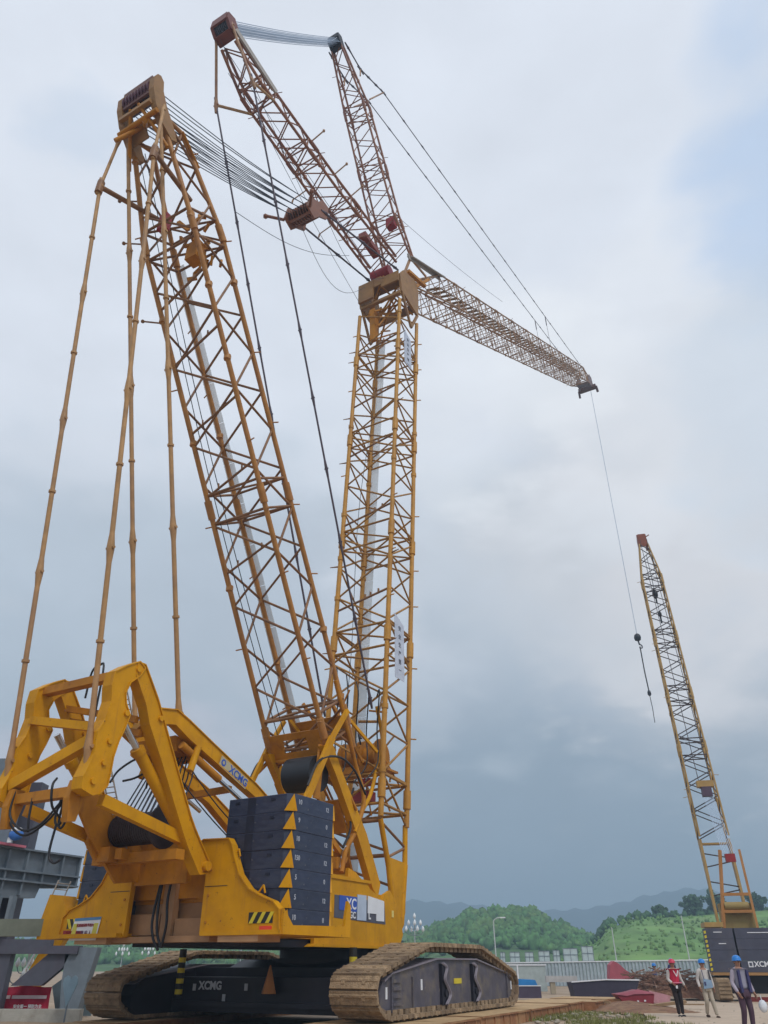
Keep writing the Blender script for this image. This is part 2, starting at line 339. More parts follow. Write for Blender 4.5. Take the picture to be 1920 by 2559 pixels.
# jumble of equipment hanging inside the mast top
b = MB()
for k in range(22):
    s = .76 + .1 * random.random(); c = mnode(s, random.uniform(-.2, .9), random.uniform(-.5, .9)); d = Vector((random.uniform(-.35, .35), random.uniform(-.3, .3), random.uniform(-.45, .45))); b.beam(c, c + d, .09, .16)
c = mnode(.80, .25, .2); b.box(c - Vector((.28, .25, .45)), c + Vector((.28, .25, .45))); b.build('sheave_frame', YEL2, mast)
c = mnode(.86, -.35, -.4); MB().box(c - Vector((.2, .14, .5)), c + Vector((.2, .14, .3))).build('red_sheave_case', RED, mast)
# pegs sticking out at the mast sides
for s, q in ((.83, -1), (.90, -1), (.70, -1)): 
    b = MB(); A = mnode(s, q, -1); b.tube(A, A + Vector((q * .9, -.25, .35)), .035, 6); b.ball(A + Vector((q * .9, -.25, .35)), .08, 6); b.build('boom_stop_stub', LAC, mast)
# mast foot
b = MB(); nf = station(MA, 0); 
def mf(s, d): q = Vector(MA[0]) + (Vector(MA[1]) - Vector(MA[0])).normalized() * s + nf * d; return q
for dd in (-.88, .88):
    q0 = mf(.30, dd); up = (mf(1, dd) - mf(0, dd))
    if dd < 0:
        for lo, hi in (((-1.25, 0), (-.55, .95)), ((.5, 0), (1.25, .95)), ((-.55, 0), (.5, .28)), ((-.55, .72), (.5, .95))):
            b.prism([(lo[0], lo[1]), (hi[0], lo[1]), (hi[0], hi[1]), (lo[0], hi[1])], (0, q0.x, q0.y), (1, 0, 0), (0, up.x, up.y), (0, nf.x, nf.y), .07)
        b.tube((-1.3, q0.x, q0.y), (1.3, q0.x, q0.y), .09, 8)
    else: b.prism([(-1.25, 0), (1.25, 0), (1.25, .9), (-1.25, .9)], (0, q0.x, q0.y), (1, 0, 0), (0, up.x, up.y), (0, nf.x, nf.y), .07)
b.build('mast_foot_box', YEL2, mast)
for l in (-1.15, 1.25):
    b = MB(); b.plate([(-3.0, 8.0), (-2.4, 8.1), (-1.75, 7.3), (-.1, 5.55), (.88, 4.0), (.72, 3.6), (.38, 3.8), (-.62, 5.3), (-2.2, 7.2)], l, .26); b.build('mast_leg', YEL, mast)
b = MB(); b.prism([(-1.1, 0), (1.1, 0), (1.1, 1.15), (-1.1, 1.15)], (0, -.95, 5.5), (1, 0, 0), (0, -.5, .86), (0, .86, .5), .1)
b.prism([(-.9, 0), (.9, 0), (.9, .8), (-.9, .8)], (0, -.2, 4.3), (1, 0, 0), (0, -.5, .86), (0, .86, .5), .1); b.build('mast_foot_cross_plate', YEL2, mast)
b = MB()
for k in range(6):
    l = -1.1 + k * .45; b.tube((l, -1.6, 7.3), (l + .3, -.9, 6.2), .05, 6)
b.tube((-1.3, -2.5, 7.9), (-1.6, -3.4, 6.9), .07, 8); b.tube((-1.3, -2.0, 7.2), (-1.3, -.3, 5.2), .11, 8); b.build('mast_foot_brace', YEL2, mast)
b = MB(); b.tube((-.12, -2.75, 7.15), (1.05, -2.75, 7.15), .60, 28); b.tube((-.19, -2.75, 7.15), (-.11, -2.75, 7.15), .40, 24)
b.build('mast_winch_drum', BLK, CR)
b = MB(); b.plate([(-3.1, 6.3), (-2.8, 6.3), (-2.6, 8.1), (-2.9, 8.1)], 1.12, .08); b.tube((-1.3, -3.0, 6.45), (.7, -3.0, 6.45), .07, 8)
b.build('winch_bracket', YEL2, CR)

# ---- main boom (nearly upright)
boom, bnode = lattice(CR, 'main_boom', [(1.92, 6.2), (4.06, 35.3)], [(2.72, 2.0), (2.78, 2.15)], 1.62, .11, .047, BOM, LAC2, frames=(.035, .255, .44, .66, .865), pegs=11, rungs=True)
b = MB(); u = Vector((4.06 - 1.92, 29.1)).normalized(); nn_ = Vector((u.y, -u.x))
for k in range(18):
    z0 = lerp(4, 35, k / 18 + .0005); z1 = lerp(4, 35, (k + 1) / 18 - .0005); f_ = lambda zz: 1.92 + (zz - 6.2) * .0735 + 1.15
    b.beam((-1.12, f_(z0), z0), (-1.12, f_(z1), z1), .52, .03, up=(0, 1, 0))
b.build('walkway_strip', WALK, boom)
for zz in (32.2, 31.4, 27, 23.9, 17.6, 13.2):
    s = (zz - 6.2) / 29.1
    for q in ((-1, -1), (1, -1)):
        b = MB(); A = bnode(s, *q); b.tube(A, A + Vector((q[0] * .5, -.1, .03)), .05, 6, r2=.02); b.build('boom_peg', LAC, boom)
for s in (.31, .47, .62, .74, .88):
    b = MB(); A = bnode(s, -1, -1); B = bnode(s + .02, 1, -1); b.tube(A, B, .055, 6)
    for t in (.55, .65, .8): q = A.lerp(B, t); b.tube(q, q + Vector((0, 0, .2)), .05, 5)
    b.build('rope_guide_bar', LAC, boom)
b = MB(); b.path([(-.95, lerp(4.4, 1.5, t) + .25 * math.sin(t * 9), lerp(34.5, 9, t)) for t in [k / 24 for k in range(25)]], .014, 4); b.build('hanging_cable', BLK, boom)
# boom foot: chords run down into side gusset plates and pivot lugs
for l in (-1.3, 1.3):
    b = MB(); b.plate([(1.55, 4.95), (2.88, 4.85), (2.75, 3.2), (2.45, 2.62), (2.15, 2.6), (1.75, 3.1)], l, .10); b.build('boom_foot_gusset', YEL, boom)
    b = MB(); b.tube((l, 1.0, 6.2), (l, 1.62, 4.6), .105, 10); b.tube((l, 1.62, 4.6), (l, 1.98, 2.95), .11, 10); b.tube((l, 2.92, 6.2), (l, 2.85, 4.8), .105, 10); b.tube((l, 2.85, 4.8), (l, 2.5, 2.8), .12, 10)
    b.tube((l - .2, 2.15, 2.85), (l + .2, 2.15, 2.85), .2, 14); b.build('boom_foot_leg', YEL, boom)
b = MB()
for l in (-1.3, 1.3): b.tube((l, 1.05, 6.1), (l, 2.9, 5.4), .05, 6); b.tube((l, 2.9, 5.4), (l, 1.55, 4.95), .05, 6)
for z0, a0 in ((6.15, 1.0), (5.0, 1.45)):
    b.tube((-1.3, a0, z0), (1.3, a0, z0), .07, 8); b.tube((-1.3, a0 + .1, z0 - .1), (1.3, a0 + .4, z0 - 1.0), .05, 6)
b.build('boom_foot_lacing', LAC, boom)
random.seed(3)
for k in range(16):      # service pipes and platform bars threading the lower boom
    z0 = random.uniform(6.5, 12.5); p = Vector((random.uniform(-1.3, 1.3), random.uniform(1.0, 3.1), z0)); q = p + Vector((random.uniform(-1.1, 1.1), random.uniform(-.7, .7), random.uniform(-1.6, 1.2))); q.x = max(-1.35, min(1.35, q.x))
    MB().tube(p, q, random.choice((.03, .04, .06)), 6).build('service_bar', random.choice((YEL2, LAC2, LAC, YEL2, PEN)), boom)
for k in range(5):
    x0 = -1.0 + k * .5; MB().path(smoothpath([(x0, 1.2, 12.5 - k * .4), (x0 + .3, .9, 11), (x0 - .1, 1.4, 9.6), (x0 + .3, .8, 8.2), (x0 + .1, .2, 7.4)]), .028, 5).build('service_hose', BLK, boom)
# winch inside the lower boom
b = MB(); b.tube((-.8, 1.9, 8.7), (.75, 1.9, 8.7), .42, 22)
for l in (-.85, -.1, .1, .8): b.disc((l, 1.9, 8.7), (1, 0, 0), .66, .06, 24)
b.box((-1.3, 1.2, 8.0), (1.3, 1.32, 8.25)); b.box((-1.3, 1.5, 8.05), (1.3, 2.4, 8.13)); b.build('boom_winch', YEL2, boom)
b = MB(); b.box((-.4, 1.5, 7.0), (.5, 2.0, 7.35)); b.box((.3, 1.2, 7.5), (.7, 1.5, 7.75)); b.build('red_winch_motor', RED, boom)
# boom head
b = MB()
for l in (-1.42, 1.42):
    b.plate([(3.1, 36.2), (5.2, 35.9), (5.35, 38.2), (4.95, 38.8), (3.4, 38.3), (2.9, 37.5)], l, .14)
    b.beam((l, 3.2, 36.3), (l, 4.3, 34.2), .12, .16); b.beam((l, 5.2, 36.0), (l, 4.3, 34.2), .12, .16)
bh = b.build('boom_head', HEADM, boom)
b = MB(); b.box((-1.4, 2.75, 36.3), (-.35, 2.9, 37.8)); b.box((.2, 2.78, 36.9), (1.4, 2.9, 37.7)); b.box((-.35, 2.8, 37.2), (.2, 2.9, 37.9))
b.box((-1.4, 3.4, 37.95), (1.4, 4.2, 38.1)); b.box((-1.38, 5.15, 36.4), (1.38, 5.25, 37.1)); b.box((-1.4, 3.0, 36.0), (1.4, 3.2, 36.2))
b.build('head_cross_plate', HEADM, boom)
b = MB()
for k in range(14):
    l0, l1 = random.uniform(-1.3, 1.3), random.uniform(-1.3, 1.3); b.tube((l0, random.uniform(2.9, 5), random.uniform(34.2, 36)), (l1, random.uniform(3, 5), random.uniform(36, 38.4)), .06, 6)
for k in range(8): b.tube((random.uniform(-1.2, 1.2), 3.1, 31.5 + k * .4), (random.uniform(-1.2, 1.2), 4.6, 33 + k * .4), .05, 6)
b.plate([(3.1, 33.2), (3.4, 33.2), (3.6, 35.6), (3.0, 35.6)], -.55, .35); b.build('head_brace', YEL2, boom)
b = MB(); b.tube((-.75, 3.4, 38.75), (.55, 3.4, 38.75), .42, 18); b.tube((-.6, 4.4, 39.1), (.4, 4.4, 39.1), .38, 18); b.build('red_head_sheave', RED, boom)
b = MB(); b.beam((1.35, 4.2, 39.1), (1.75, 5.8, 39.0), .22, .22); b.beam((1.2, 5.2, 38.6), (1.2, 7.6, 41.8), .12, .18); b.beam((-1.2, 5.2, 38.6), (-1.2, 7.6, 41.8), .12, .18); b.tube((-1.2, 6.6, 40.4), (1.2, 6.6, 40.4), .07, 8); b.build('jib_pivot_bracket', YEL2, boom)

# ---- rear strut, front strut, luffing jib
RS = [(3.4, 39.6), (-3.0, 39.25), (-9.6, 39.3), (-11.6, 40.15)]
rstrut, rnode = lattice(CR, 'rear_strut', RS, [(1.9, .5), (1.55, .85), (1.35, .85), (.85, .5)], .85, .078, .036, STRM, STRM, frames=(.3, .58, .84), pegs=3)
b = MB(); b.plate([(-11.7, 40.15), (-11.62, 40.65), (-12.05, 41.25), (-12.5, 41.1), (-12.52, 40.6), (-12.2, 40.2)], .47, .16); b.plate([(-11.7, 40.15), (-11.62, 40.65), (-12.05, 41.25), (-12.5, 41.1), (-12.52, 40.6), (-12.2, 40.2)], -.47, .16)
b.box((-.47, -12.55, 40.55), (.47, -12.45, 41.1)); b.box((-.47, -12.2, 40.12), (.47, -11.7, 40.2)); b.build('strut_head', mat('dark_red_strut_head', (.16, .045, .035), .5), rstrut)
b = MB()
for k in range(8): b.disc((-.36 + k * .10, -12.1, 40.7), (1, 0, 0), .33, .05, 18)
b.build('sheave_pack', STEELD, rstrut)
b = MB(); b.beam((.55, -11.9, 40.5), (.85, -8.9, 39.4), .10, .34); b.build('grey_head_plate', mat('pale_head_plate', (.36, .33, .30), .6), rstrut)
for s, q, e in ((.45, 1, 1), (.60, 1, 1), (.34, 1, 1)):
    b = MB(); A = rnode(s, q, 1); b.tube(A, A + Vector((.75, .1, .55)), .04, 6); b.ball(A + Vector((.75, .1, .55)), .09, 6); b.build('rope_roller_arm', JIBM, rstrut)
for s in (.48, .30):
    b = MB(); A = rnode(s, -1, -1); b.tube(A, A + Vector((-.8, -.15, -.5)), .035, 6); b.tube(A + Vector((-.8, -.15, -.5)), A + Vector((-.85, -.15, -.75)), .05, 6); b.build('rope_roller_arm', JIBM, rstrut)
c = rnode(.12, .1, 0); MB().box(c - Vector((.25, .9, .2)), c + Vector((.25, .9, .2))).build('rope_drum_case', mat('dull_red_case', (.25, .05, .03), .5), rstrut)
FS = [(5.4, 41.8), (3.6, 44.4), (-.2, 51.6), (-2.85, 55.05)]
fstrut, fnode = lattice(CR, 'front_strut', FS, [(2.1, .45), (1.75, 1.0), (1.5, 1.0), (.75, .4)], .9, .070, .034, STRM, STRM, frames=(.16, .42, .70), pegs=3)
b = MB(); fh = [(-2.75, 54.8), (-2.65, 55.2), (-3.05, 55.75), (-3.45, 55.6), (-3.45, 55.15), (-3.05, 54.8)]
b.plate(fh, .38, .12); b.plate(fh, -.38, .12); b.box((-.38, -3.48, 55.15), (.38, -3.4, 55.6)); b.box((-.38, -3.1, 54.75), (.38, -2.75, 54.82)); b.build('strut_head', DARK, fstrut)
b = MB()
for k in range(7): b.disc((-.28 + k * .093, -3.05, 55.25), (1, 0, 0), .27, .05, 18)
b.build('sheave_pack', STEELD, fstrut)
c = fnode(.17, .4, 0); MB().box(c - Vector((.3, .25, .4)), c + Vector((.3, .25, .4))).build('red_control_box', RED, fstrut)
for l in (-.95, .95):
    b = MB(); b.beam((l, 5.4, 41.8), (l * 1.15, 7.4, 41.9), .10, .16); b.beam((l, 5.4, 41.8), (l * .8, 4.6, 39.2), .12, .16); b.build('strut_foot_link', JIBM, fstrut)
JB = [(6.4, 40.4), (10.2, 43.4), (58.0, 72.5), (63.4, 75.5)]
jib, jnode = lattice(CR, 'luffing_jib', JB, [(1.5, .5), (2.35, 2.1), (2.3, 2.0), (1.5, .9)], .9, .062, .032, JIBM, JIBM, frames=(.12, .2, .28, .36, .44, .52, .6, .68, .76, .84, .92), pegs=4)
b = MB(); b.prism([(-.2, 0), (.2, 0), (.35, 5.6), (-.15, 5.6)], (1.0, 5.0, 41.5), (0, .5, -.86), (0, .86, .52), (1, 0, 0), .1)
b.prism([(-.35, 0), (.15, 0), (.35, 5.4), (-.25, 5.2)], (1.15, 5.2, 41.6), (.9, .2, -.35), (0, .87, .5), (-.3, .45, -.8), .06); b.build('grey_head_plate', mat('pale_foot_plate', (.38, .35, .32), .6), jib)
b = MB(); b.plate([(60.5, 73.3), (63.0, 76.4), (64.2, 76.6), (64.6, 75.2), (63.2, 74.2)], .8, .15); b.plate([(60.5, 73.3), (63.0, 76.4), (64.2, 76.6), (64.6, 75.2), (63.2, 74.2)], -.8, .15)
b.prism([(-.8, 0), (.8, 0), (.8, 3.2), (-.8, 3.2)], (0, 60.6, 73.2), (1, 0, 0), (0, .8, .42), (0, -.42, .8), .08)
b.beam((-1.3, 64.3, 74.9), (1.3, 64.3, 74.9), .7, .5); b.beam((-1.3, 64.3, 74.9), (-1.35, 64.6, 73.9), .3, .25); b.beam((1.3, 64.3, 74.9), (1.35, 64.6, 74.0), .3, .25)
b.build('jib_head', mat('dark_jib_head', (.13, .06, .05), .5), jib)

for k in range(46):      # grated walkway up the middle of the jib
    s0 = .08 + k * .019; A = jnode(s0, -.25, -.55); B = jnode(s0 + .010, .45, -.55)
    jw = MB() if k == 0 else jw; jw.beam(A, B, .22, .05); jw.beam(A, jnode(s0 + .02, -.25, -.55), .07, .07); jw.beam(B, jnode(s0 + .024, .45, -.55), .07, .07)
jw.build('jib_walkway', mat('rusty_walkway', (.20, .12, .06), .7), jib)
# ---- pendants, reeving and hanging cables
def pendant(name, pts, r, m, seg=5.6, parent=CR, ends=True):
    b = MB(); pts = [Vector(p) for p in pts]
    for p, q in zip(pts[:-1], pts[1:]):
        d = (q - p); Ln = d.length; u = d / Ln; n = max(1, round(Ln / seg)); s = Vector((1, 0, 0))
        b.tube(p, q, r, 8)
        for k in range(n + 1):
            c = p + u * Ln * k / n
            if 0 < k < n or ends:
                b.tube(c - u * .42, c - u * .05, r * 1.0, 8, r2=r * 1.5); b.tube(c + u * .05, c + u * .42, r * 1.5, 8, r2=r); b.tube(c - u * .06, c + u * .06, r * 1.5, 8)
                b.tube(c - s * r * 2.0, c + s * r * 2.0, r * .7, 8)
            if k < n: 
                for e in (.5,) if Ln / n > 4 else (): c2 = c + u * Ln / n * e; b.tube(c2 - u * .035, c2 + u * .035, r * 1.5, 8)
    return b.build(name, m, parent)
for l in (-1.35, 1.35):
    pendant('counterweight_pendant', [(l, -14.9, 25.85), (l * 1.04, -12.62, 5.9)], .068, PEN, 5.0)
    pendant('counterweight_pendant', [(l * .85, -14.85, 28.6), (l, -14.9, 25.85)], .062, PEN, 9)
    b = MB(); b.tube((l, -14.9, 25.85), (l * .62, -12.6, 26.3), .095, 8); b.tube((l, -14.9, 25.5), (l, -14.9, 26.1), .14, 8); b.build('pendant_spreader', LAC, CR)
    pendant('back_hitch_pendant', [(l * .63, -14.75, 28.9), (l * .63, -9.4, 7.55)], .07, PEN, 5.4)
for l in (-1.12, 1.12):
    pendant('backstay_pendant', [(l, -10.8, 37.1), (l, .47, 10.62)], .045, PND, 3.3)
    pendant('backstay_pendant', [(l * .45, -12.1, 40.5), (l, -10.8, 37.1)], .07, JIBM, 9)
    b = MB(); b.tube((l, -10.8, 37.1), (l * .62, -8.8, 38.9), .07, 8); b.build('pendant_spreader', PEN, CR)
for l in (-.65, .65):
    pendant('jib_pendant', [(l, -2.5, 55.0), (l, -.9, 54.95), (l, 2.3, 57.0)], .045, PND, 1.4)
    pendant('jib_pendant', [(l, 2.3, 57.0), (l, 63.4, 76.3)], .035, PND, 3.4)
    b = MB(); b.tube((l, 2.3, 57.0), (l, .4, 53.4 if l < 0 else 53.2), .055, 8); b.build('pendant_spreader', JIBM, CR)
    b = MB(); b.tube((l, -.9, 54.95), (l, -.9, 54.1), .05, 8); b.build('pendant_spreader', JIBM, CR)
    b = MB()
    A = Vector((l, 42.0, lerp(57, 76.3, (42 - 2.3) / 61.1))); b.tube(A, (l, 42.6, 64.4), .02, 5); b.tube(A, (l, 42.1, A.z - 1.4), .06, 6); b.build('pendant_dropper', PND, CR)
# reeving between the strut heads, and between mast head and floating block
for k in range(16):
    l = -.42 + k * .056; MB().path([(l, lerp(-12.2, -3.1, t), lerp(41.15 - (k % 4) * .26, 55.6 - (k % 4) * .2, t) - .22 * math.sin(t * 3.14)) for t in [j / 6 for j in range(7)]], .019, 4).build('strut_rope', ROPEL, CR)
for k in range(18):
    l = -.74 + k * .087; d = (k % 4) * .38
    MB().path([(l, lerp(-14.75, -5.2, t), lerp(30.3 - d * 1.1, 35.2 - d * .25, t) - .25 * math.sin(t * 3.14)) for t in [j / 6 for j in range(7)]], .020, 4).build('mast_rope', ROPE, CR)
b = MB(); fb = [(-5.9, 34.0), (-5.3, 35.7), (-4.4, 36.2), (-3.3, 37.4), (-3.0, 36.7), (-3.9, 35.9), (-3.7, 35.0), (-4.6, 34.5), (-4.9, 33.9)]
bp = [(-5.55, 34.45), (-5.35, 35.45), (-4.7, 35.75), (-4.35, 36.3), (-3.75, 36.3), (-3.85, 35.3), (-4.5, 34.8), (-4.9, 34.2)]
b.plate(bp, .7, .1); b.plate(bp, -.7, .1); b.prism([(-.7, 0), (.7, 0), (.7, 1.1), (-.7, 1.1)], (0, -5.25, 34.35), (1, 0, 0), (0, .62, .78), (0, .78, -.62), .1)
b.prism([(-.7, 0), (.7, 0), (.7, .8), (-.7, .8)], (0, -4.7, 35.9), (1, 0, 0), (0, .78, -.62), (0, .62, .78), .08)
for k in range(8): b.disc((-.56 + k * .16, -4.95, 35.0), (1, 0, 0), .42, .06, 18)
for l in (-.8, .8): b.tube((l, -5.4, 34.5), (l * 1.75, -6.1, 34.4), .08, 6); b.ball((l * 1.8, -6.15, 34.35), .14, 6)
b.build('floating_pulley_block', mat('brown_block_paint', (.22, .085, .045), .5), CR)
for l in (-.75, .75): pendant('boom_pendant', [(l, -4.0, 35.6), (l * 1.3, 3.2, 38.6)], .055, PND, 3.6)
for i, (A, B, s) in enumerate((((0, -11.9, 39.4), (.3, 2.2, 37.2), .2), ((.4, -11.0, 39.4), (.2, -5.0, 35.9), .1), ((-.6, -10.9, 39.3), (.6, -2.5, 36.6), .3),
                  ((0, -4.9, 33.9), (-.9, 2.7, 37.4), 2.2), ((.6, -3.9, 35.9), (.4, 2.8, 37.6), 1.9), ((.9, -10.4, 28.2), (-1.0, 1.0, 38.6), .9), ((.5, 3.6, 44.9), (1.1, 24.0, 55.0), .3),
                  ((-.2, -12.1, 40.0), (-1.25, 2.7, 36.2), .5))):
    A, B = Vector(A), Vector(B); MB().path([A.lerp(B, t) - Vector((0, 0, s * math.sin(t * math.pi))) for t in [j / 16 for j in range(17)]], .014, 4).build('slack_cable', ROPE, CR)

# ---- gantry at the rear
PR = [(-12.42, 7.74), (-12.08, 8.0), (-11.71, 8.22), (-11.5, 8.1), (-11.64, 7.86), (-11.89, 7.62), (-11.99, 7.32), (-11.91, 7.07), (-11.73, 6.84), (-11.82, 6.48), (-11.93, 6.16), (-12.0, 5.78), (-12.0, 5.43), (-12.02, 5.12), (-12.18, 4.94), (-12.39, 4.86), (-12.72, 4.95), (-12.74, 5.2), (-12.66, 5.41), (-12.57, 5.74), (-12.58, 6.23), (-12.44, 6.55), (-12.37, 7.02), (-12.44, 7.39)]
LG = [(-11.75, 8.2), (-11.5, 8.2), (-10.89, 7.45), (-9.17, 4.86), (-8.94, 4.57), (-8.28, 3.86), (-8.29, 3.6), (-8.6, 3.55), (-9.1, 4.1), (-9.3, 4.35), (-9.8, 5.05), (-10.45, 5.98), (-11.05, 6.78), (-11.25, 7.2), (-11.75, 7.85)]
for l in (-1.42, 1.42):
    b = MB(); b.plate(PR, l, .29); b.rim(PR, l, .35)
    for a, z in ((-12.45, 5.15), (-12.25, 5.6), (-12.2, 6.1), (-11.72, 8.0), (-11.85, 6.85)): b.disc((l, a, z), (1, 0, 0), .07, .40, 12)
    pl = b.build('gantry_plate', YEL, CR)
    b = MB(); b.plate(LG, l, .24); b.rim(LG, l, .33); b.disc((l, -8.4, 3.75), (1, 0, 0), .12, .5, 12); b.disc((l, -10.7, 7.0), (1, 0, 0), .07, .38, 12); b.build('gantry_leg', YEL, CR)
    b = MB(); b.tube((l * .86, -11.0, 6.2), (l * .86, -9.0, 4.4), .15, 14); b.tube((l * .86, -11.02, 6.22), (l * .86, -10.9, 6.1), .18, 14); cy = b.build('hydraulic_cylinder', YEL, CR)
    MB().tube((l * .86, -11.6, 6.75), (l * .86, -10.95, 6.15), .085, 12).build('piston_rod', CHR, cy)
    b = MB(); b.beam((l * .92, -11.9, 4.85), (l * .92, -8.95, 4.3), .2, .26); b.build('gantry_tie_bar', YEL, CR)
    b = MB(); b.plate([(-12.6, 5.2), (-12.3, 5.2), (-12.25, 4.9), (-12.38, 4.33), (-12.6, 4.3), (-12.68, 4.8)], l - .35 * (1 if l > 0 else -1), .2); b.build('counterweight_hanger', YEL2, CR)
    b = MB(); b.plate([(-10.9, 5.2), (-10.3, 5.45), (-9.7, 5.3), (-9.0, 5.0), (-8.3, 4.2), (-8.3, 3.5), (-9.08, 3.4), (-10.1, 4.3)], -.9, .10); _ = b.build('gantry_inner_plate', YEL2, CR) if l < 0 else None
for nm, a, z, w_, h_, l0, l1 in (('gantry_crossbeam', -12.15, 7.75, .24, .2, -1.3, 1.3), ('gantry_crossbeam', -12.4, 4.98, .24, .22, -1.3, 1.3), ('gantry_crossbeam', -9.3, 3.95, .3, .24, -1.5, 1.5)):
    MB().beam((l0, a, z), (l1, a, z), w_, h_).build(nm, YEL2, CR)
MB().beam((-1.3, -12.35, 6.95), (1.25, -12.2, 6.45), .2, .2).build('gantry_crossbeam', YEL, CR)
MB().beam((-1.25, -12.5, 5.3), (1.2, -12.3, 6.2), .24, .26).build('gantry_diagonal', YEL, CR)
MB().beam((-1.3, -11.4, 7.5), (1.25, -11.2, 6.9), .14, .16).build('gantry_diagonal', YEL2, CR)
MB().beam((-1.3, -11.2, 7.2), (1.25, -11.0, 6.6), .14, .16).build('gantry_diagonal', YEL2, CR)
# forward arms of the gantry carrying the sheaves
AR = [(-10.6, 7.15), (-10.35, 7.45), (-9.65, 7.58), (-9.15, 7.42), (-8.1, 7.02), (-6.0, 6.25), (-4.4, 5.5), (-4.4, 5.0), (-6.0, 5.88), (-9.05, 6.92), (-9.65, 7.18), (-10.1, 7.1), (-10.75, 6.6), (-11.0, 6.7)]
for l in (-.92, .92):
    b = MB(); b.plate(AR, l, .20); b.rim(AR, l, .28); arm = b.build('gantry_arm', YEL, CR)
    b = MB(); b.tube((l, -9.2, 6.74), (l, -7.55, 6.12), .11, 12); cy = b.build('arm_cylinder', YEL2, CR)
    MB().tube((l, -7.6, 6.13), (l, -6.2, 5.6), .06, 10).build('piston_rod', CHR, cy)
    MB().tube((l + .1, -8.66, 6.78), (l + .1, -8.85, 6.1), .10, 10).build('arm_stub', YEL, CR)
MB().beam((-.9, -7.0, 5.9), (.9, -7.0, 5.95), .14, .18).build('arm_crossbar', YEL2, CR)
b = MB(); b.tube((-.8, -8.5, 7.0), (.8, -8.5, 7.0), .12, 10); b.plate([(-9.3, 7.0), (-7.9, 6.85), (-8.2, 6.5), (-9.2, 6.6)], 0, 1.5); b.build('sheave_carrier', YEL2, CR)
# maker's name on the near arm
pa, pz = Vector((-7.55, 6.52)), Vector((-6.1, 6.0)); dr = Vector((0, 1.45, -.53)).normalized()
b = MB(); b.prism([(-.72, -.15), (.62, -.15), (.62, .15), (-.72, .15)], (1.056, -7.05, 6.36), dr, (0, .34, .94), (1, 0, 0), .006); b.build('name_plate', mat('pale_plate', (.42, .37, .24), .5), CR)
text('XCMG', 'arm_lettering', BLU, CR, (1.064, -6.88, 6.30), dr, (0, .34, .94), .30, .006)
b = MB(); b.disc((1.062, -7.58, 6.56), (1, 0, 0), .10, .008, 18); b.build('round_emblem', BLU, CR)
MB().disc((1.066, -7.58, 6.56), (1, 0, 0), .05, .008, 14).build('emblem_centre', mat('pale_centre', (.42, .37, .24), .5), CR)
# hoist winch drum and the ropes rising from it
b = MB(); b.tube((-.85, -9.3, 4.65), (.75, -9.3, 4.65), .36, 22)
for q in range(20): b.tube((-.82 + q * .08, -9.3, 4.65), (-.76 + q * .08, -9.3, 4.65), .40, 20)
for l in (-.9, .8): b.disc((l, -9.3, 4.65), (1, 0, 0), .54, .07, 24)
b.build('gantry_winch', mat('dark_drum', (.03, .022, .03), .55), CR)
b = MB(); b.plate([(-10.2, 4.3), (-9.6, 5.3), (-8.8, 5.3), (-8.3, 4.2), (-8.6, 3.6), (-9.8, 3.9)], -1.0, .12); b.box((-.95, -8.35, 3.4), (.9, -8.2, 4.6)); b.box((-.95, -9.8, 3.85), (-.5, -9.5, 4.2)); b.box((-.4, -9.7, 3.9), (-.15, -9.45, 4.15)); b.build('winch_frame', YEL2, CR)
for k in range(18):
    l = -.80 + k * .095; MB().path([(l, -9.4 + (k % 2) * .55, 5.0), (l * .9 + .05, -8.95 + (k % 2) * .45, 6.0), (l * .7 + .15, -8.6 + (k % 2) * .2, 6.85)], .022, 5).build('gantry_rope', ROPE, CR)
for A, B in (((.5, -9.4, 6.5), (1.6, -7.4, 4.4)), ((.8, -8.7, 6.3), (1.7, -7.0, 4.6)), ((.3, -9.0, 6.4), (1.3, -8.0, 3.9))):
    A, B = Vector(A), Vector(B); MB().path([A.lerp(B, t) - Vector((0, 0, .12 * math.sin(t * 3.14))) for t in [j / 8 for j in range(9)]], .018, 5).build('slack_cable', BLK, CR)
# pale ladder seen through the gantry
def ladder(name, p, q, wv, n, m, parent, r=.02):
    p, q, wv = Vector(p), Vector(q), Vector(wv); b = MB(); b.tube(p, q, r, 6); b.tube(p + wv, q + wv, r, 6)
    for k in range(n): c = p.lerp(q, (k + .5) / n); b.tube(c, c + wv, r * .8, 5)
    return b.build(name, m, parent)
LADM = mat('pale_ladder', (.40, .38, .36), .6)
ladder('gantry_ladder', (-.9, -9.2, 4.2), (-1.0, -10.6, 7.0), (.36, 0, 0), 22, LADM, CR)
ladder('gantry_ladder', (.2, -10.7, 7.2), (.25, -11.2, 8.0), (.3, 0, 0), 7, LADM, CR)
